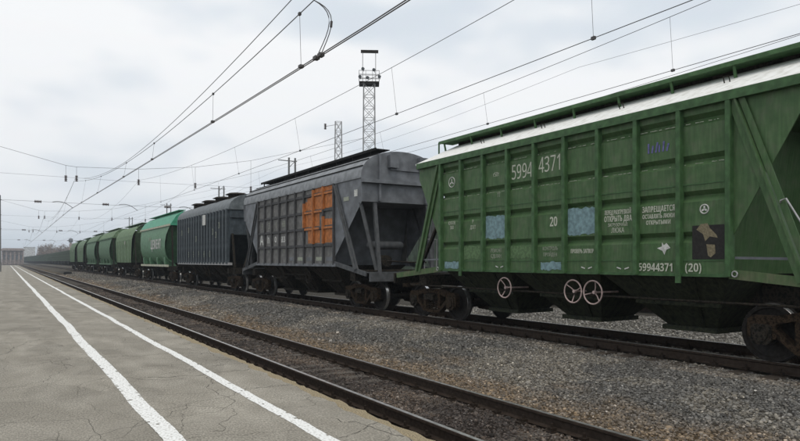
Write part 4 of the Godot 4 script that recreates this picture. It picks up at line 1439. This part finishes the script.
func insulator_mesh() -> ArrayMesh:
	var b := MB.new()
	var pr := [Vector2(0, 0.0)]
	for k in 4:
		pr.append(Vector2(k * 0.15, 0.05)); pr.append(Vector2(k * 0.15 + 0.04, 0.14)); pr.append(Vector2(k * 0.15 + 0.09, 0.13)); pr.append(Vector2(k * 0.15 + 0.10, 0.05))
	pr.append(Vector2(0.62, 0.0))
	b.lathe(pr, Vector3(0, -0.31, 0), Vector3.UP, 10)
	return b.done()
func make_cross_span(z: float, label: String, with_left_mast: bool, mx := -1.25):
	var t := thing("cable_cross_span", label, "cross span", P(mx, 0.2, z), "cable cross spans over the yard")
	var o := t.position
	var up := [[mx, 12.6], [4.6, 11.0], [5.5, 10.92], [11.0, 11.12], [16.5, 11.75], [22.4, 12.9], [36.5, 16.8]]
	var add := func(called: String, pts: Array, r: float):
		var b := MB.new()
		var q := []
		for p in pts: q.append(P(p[0], p[1], z) - o)
		b.tube(q, r, 6)
		part(t, called, b.done(), M.wire)
	add.call("support_cable", up, 0.016)
	add.call("fixing_cable", [[mx, 9.95], [10.0, 9.85], [36.5, 10.1]], 0.010)
	add.call("fixing_cable", [[mx, 7.55], [10.0, 7.45], [36.5, 7.7]], 0.013)
	for x in [4.6, 5.5, 11.0, 16.5, 22.4]:
		var y := 0.0
		for i in up.size() - 1:
			if x >= up[i][0] and x <= up[i + 1][0]: y = lerp(up[i][1], up[i + 1][1], (x - up[i][0]) / (up[i + 1][0] - up[i][0]))
		var b := MB.new()
		b.tube([P(x, y, z) - o, P(x, 9.6, z) - o], 0.014, 5)
		part(t, "hanger_rod", b.done(), M.wire)
		part(t, "insulator", C.insulator, M.porcelain, P(x, 9.85 if x > 4.7 else 9.8, z) - o)
	for x in [2.3, 8.0, 13.7, 19.4]:
		part(t, "insulator", C.insulator, M.porcelain, P(x, 7.5, z) - o, Basis(Vector3(0, 0, 1), PI / 2))
		var b := MB.new()
		var pts := []
		for i in 8:
			var u := i / 7.0
			pts.append(P(x + 1.2 + 1.7 * u, 7.52 + 0.14 * sin(u * PI) - 0.5 * u * u, z) - o)
		b.tube(pts, 0.028, 6)
		part(t, "registration_arm", b.done(), M.wire)
	if with_left_mast:
		var b := MB.new()
		b.cyl(Vector3(0, -0.3, 0), Vector3(0, 13.2, 0), 0.23, 12, 0.15)
		part(t, "mast", b.done(), M.mast)
		var c := MB.new()
		c.box(Vector3(0, 12.4, 0), Vector3(0.5, 0.12, 0.5)); c.box(Vector3(0, 7.4, 0), Vector3(0.5, 0.1, 0.5)); c.box(Vector3(0, 9.8, 0), Vector3(0.45, 0.1, 0.45))
		part(t, "mast_collar", c.done(), M.mast)

func lattice(t: Node3D, h: float, w0: float, w1: float, bays: int, r: float, m: Material):
	for sx in [-1, 1]:
		for sz in [-1, 1]:
			var b := MB.new()
			b.bar(Vector3(sx * w0, -0.4, sz * w0), Vector3(sx * w1, h, sz * w1), r * 2, r * 2)
			part(t, "mast_leg", b.done(), m)
	var b := MB.new()
	for i in bays:
		var ya := h * i / bays; var yb := h * (i + 1) / bays
		var wa: float = lerp(w0, w1, float(i) / bays); var wb: float = lerp(w0, w1, float(i + 1) / bays)
		for s in [-1, 1]:
			b.bar(Vector3(-wa, ya, s * wa), Vector3(wb, yb, s * wb), r, r); b.bar(Vector3(wa, ya, s * wa), Vector3(-wb, yb, s * wb), r, r)
			b.bar(Vector3(s * wa, ya, -wa), Vector3(s * wb, yb, wb), r, r); b.bar(Vector3(s * wa, ya, wa), Vector3(s * wb, yb, -wb), r, r)
			b.bar(Vector3(-wb, yb, s * wb), Vector3(wb, yb, s * wb), r, r)
	part(t, "lattice_bracing", b.done(), m)
func make_masts():
	var t := thing("lighting_tower", "tall lattice floodlight tower with railed platform behind the grey hopper", "tower", P(37.0, 0.0, 67.5))
	t.rotation.y = -0.5
	lattice(t, 23.2, 0.80, 0.66, 17, 0.05, M.galv)
	var pf := MB.new()
	pf.box(Vector3(0, 23.3, 0), Vector3(2.4, 0.16, 1.9))
	part(t, "platform_deck", pf.done(), M.dark)
	var rl := MB.new()
	for y in [23.75, 24.2, 24.65]:
		for s in [-1, 1]:
			rl.bar(Vector3(-1.2, y, s * 0.95), Vector3(1.2, y, s * 0.95), 0.05, 0.05); rl.bar(Vector3(s * 1.2, y, -0.95), Vector3(s * 1.2, y, 0.95), 0.05, 0.05)
	for x in [-1.2, -0.4, 0.4, 1.2]:
		for s in [-0.95, 0.95]: rl.bar(Vector3(x, 23.4, s), Vector3(x, 24.65, s), 0.05, 0.05)
	part(t, "railing", rl.done(), M.galv)
	for x in [-0.78, 0.78]:
		var ps := MB.new()
		ps.bar(Vector3(x, 23.4, 0), Vector3(x, 27.2, 0), 0.08, 0.08)
		part(t, "lamp_post", ps.done(), M.galv)
	var tb := MB.new()
	tb.box(Vector3(0.05, 27.2, 0), Vector3(2.1, 0.3, 0.3))
	part(t, "lamp_bar", tb.done(), M.dark)
	for q in [[-0.65, 24.9, 0.8], [0.65, 24.8, 0.8], [1.3, 24.0, 0.8], [-0.1, 23.8, 1.0], [-1.0, 23.9, 1.0]]:
		var b := MB.new()
		b.cyl(Vector3(q[0], q[1], q[2]), Vector3(q[0] - 0.1, q[1] - 0.1, q[2] + 0.28), 0.13, 12, 0.2)
		b.box(Vector3(q[0], q[1] - 0.16, q[2] - 0.04), Vector3(0.07, 0.32, 0.07))
		part(t, "floodlight", b.done(), M.grey_end)
	var u := thing("lattice_mast", "short bare lattice mast beside the floodlight tower", "mast", P(36.8, 0, 75.5))
	u.rotation.y = -0.45
	lattice(u, 20.2, 0.62, 0.40, 16, 0.05, M.galv)
	var ar := MB.new()
	ar.bar(Vector3(-1.6, 19.6, 0), Vector3(0, 19.9, 0), 0.05, 0.05)
	part(u, "bracket_arm", ar.done(), M.galv)
	part(u, "insulator", C.insulator, M.porcelain, Vector3(-1.7, 19.6, 0), Basis().scaled(Vector3.ONE * 1.3))
	var i := 0
	for q in [[92.0, 17.8, "overhead mast with short crossarm above the slate hopper's roof"], [130.0, 17.2, "distant overhead mast above the turquoise roofed hopper"], [180.0, 17.6, "small far overhead mast above the pale olive hopper"], [243.0, 17.6, "tiny far overhead mast above the dull green hoppers"]]:
		var m := thing("overhead_mast", q[2], "mast", P(37.0, 0, q[0]), "overhead masts behind the train")
		for s in [-0.5, 0.5]:
			var b := MB.new()
			b.bar(Vector3(s * 1.2, -0.4, 0), Vector3(s, q[1], 0), 0.22, 0.22)
			part(m, "mast_leg", b.done(), M.mast)
		var c := MB.new()
		for k in 9: c.bar(Vector3(-0.55, 1 + k * 1.9, 0), Vector3(0.55, 2.2 + k * 1.9, 0), 0.08, 0.08)
		c.bar(Vector3(-2.2, q[1] - 0.5, 0), Vector3(0.8, q[1] - 0.5, 0), 0.12, 0.12)
		part(m, "crossarm", c.done(), M.mast)

# ---------------------------------------------------------------- far background
func bare_tree(x: float, z: float, h: float, seedv: int, label: String):
	var t := thing("bare_tree", label, "tree", P(x, 0, z), "bare trees beyond the yard")
	var r := RandomNumberGenerator.new()
	r.seed = seedv
	var b := MB.new()
	b.cyl(Vector3(0, -0.5, 0), Vector3(0, h * 0.55, 0), 0.35, 7, 0.15)
	var tips := []
	for k in 9:
		var a := TAU * k / 9.0 + r.randf()
		var y := h * r.randf_range(0.25, 0.55)
		var e := Vector3(cos(a), 0, sin(a)) * h * r.randf_range(0.2, 0.38) + Vector3(0, y + h * r.randf_range(0.15, 0.4), 0)
		b.bar(Vector3(0, y, 0), e, 0.15, 0.15)
		tips.append([Vector3(0, y, 0), e])
	part(t, "trunk", b.done(), M.bark)
	var c := MB.new()
	for k in 1100:
		var q: Array = tips[r.randi() % tips.size()]
		var p: Vector3 = q[0].lerp(q[1], r.randf_range(0.45, 1.12)) + Vector3(r.randfn(), r.randfn() * 0.8, r.randfn()) * h * 0.075
		var d := Vector3(r.randfn(), r.randfn() + 0.8, r.randfn()).normalized() * h * 0.07
		var s := d.cross(Vector3(r.randfn(), r.randfn(), r.randfn())).normalized() * h * 0.016
		c.tri(p - s, p + s, p + d)
	part(t, "crown", c.done(), M.twig)
func make_background():
	var bl := thing("white_building", "white flat roofed building far off above the gondola wagons", "building", P(15.6, 0, 640))
	var b := MB.new()
	b.box(Vector3(0, 6.6, 0), Vector3(8.6, 14.2, 12))
	part(bl, "wall", b.done(), M.plaster)
	var rf := MB.new()
	rf.box(Vector3(0, 13.9, 0), Vector3(9.0, 0.4, 12.4))
	part(bl, "roof", rf.done(), M.plaster)
	var fb := thing("station_building", "pale pinkish low building with columns closing the far end of the platform", "building", P(2.6, 0, 520))
	var wl := MB.new()
	wl.box(Vector3(0, 4.4, -2), Vector3(13.0, 9.8, 6.0))
	part(fb, "wall", wl.done(), M.brick_far)
	for k in 6:
		var p := MB.new()
		p.box(Vector3(-6.2 + k * 2.5, 4.0, 2.0), Vector3(0.7, 9.0, 0.7))
		part(fb, "column", p.done(), M.brick_far)
	for k in 5:
		var p := MB.new()
		p.box(Vector3(-5.0 + k * 2.5, 4.6, 1.03), Vector3(1.1, 3.4, 0.1))
		part(fb, "window", p.done(), M.grey_end)
	var ro := MB.new()
	ro.prism(PackedVector2Array([Vector2(-7.2, 9.2), Vector2(7.2, 9.2), Vector2(7.2, 9.9), Vector2(5.8, 10.9), Vector2(-5.8, 10.9), Vector2(-7.2, 9.9)]), "z", -6, 3)
	part(fb, "roof", ro.done(), M.brick_far)
	var wt := thing("water_tower", "grey round topped water tower showing above the last hopper", "water tower", P(31.2, 0, 420))
	var s := MB.new()
	s.cyl(Vector3(0, -0.5, 0), Vector3(0, 12.6, 0), 0.8, 14, 0.7)
	part(wt, "shaft", s.done(), M.brick_far)
	var k := MB.new()
	k.lathe([Vector2(0, 0), Vector2(0.5, 1.1), Vector2(2.2, 1.2), Vector2(2.7, 0.7), Vector2(2.9, 0)], Vector3(0, 12.6, 0), Vector3.UP, 16, 4)
	part(wt, "tank", k.done(), M.grey_end)
	for i in 13:
		var z := 560.0 + (i * 37 % 90)
		bare_tree(23.0 + i * 2.5, z, 12.0 + (i * 5 % 7) * 0.8, 300 + i, "bare brown tree in the row above the far gondola wagons")
	var sb := thing("switch_machine", "low dark switch machine between the tracks far down the line", "switch machine", P(7.9, gy(7.9, 112), 112))
	var c := MB.new()
	c.prism(PackedVector2Array([Vector2(-0.55, -0.1), Vector2(0.55, -0.1), Vector2(0.55, 0.28), Vector2(0.45, 0.36), Vector2(-0.45, 0.36), Vector2(-0.55, 0.28)]), "z", -0.4, 0.4)
	part(sb, "housing", c.done(), M.black)
	var rd := MB.new()
	rd.tube([Vector3(-1.6, 0.05, 0), Vector3(-0.5, 0.12, 0)], 0.04, 6)
	part(sb, "throw_rod", rd.done(), M.black)

func _ready():
	rng.seed = 5
	make_camera_and_light()
	make_materials()
	make_ground()
	make_platform()
	make_track("empty_track", A1, 0.0, "empty railway track beside the platform with rusty rails", M.sleeper, 61)
	make_track("train_track", A2, R2, "railway track under the freight train", M.sleeper_dark, 62)
	make_siding()
	make_gravel()
	make_train()
	make_gondolas()
	C.insulator = insulator_mesh()
	make_wires()
	make_cross_span(67.5, "nearest cable cross span with hanging insulators above the slate hopper", true, -1.9)
	make_cross_span(130.0, "second cable cross span hanging over the far hoppers", true)
	make_cross_span(192.5, "most distant cable cross span low over the far end of the yard", true, -2.9)
	make_masts()
	make_background()
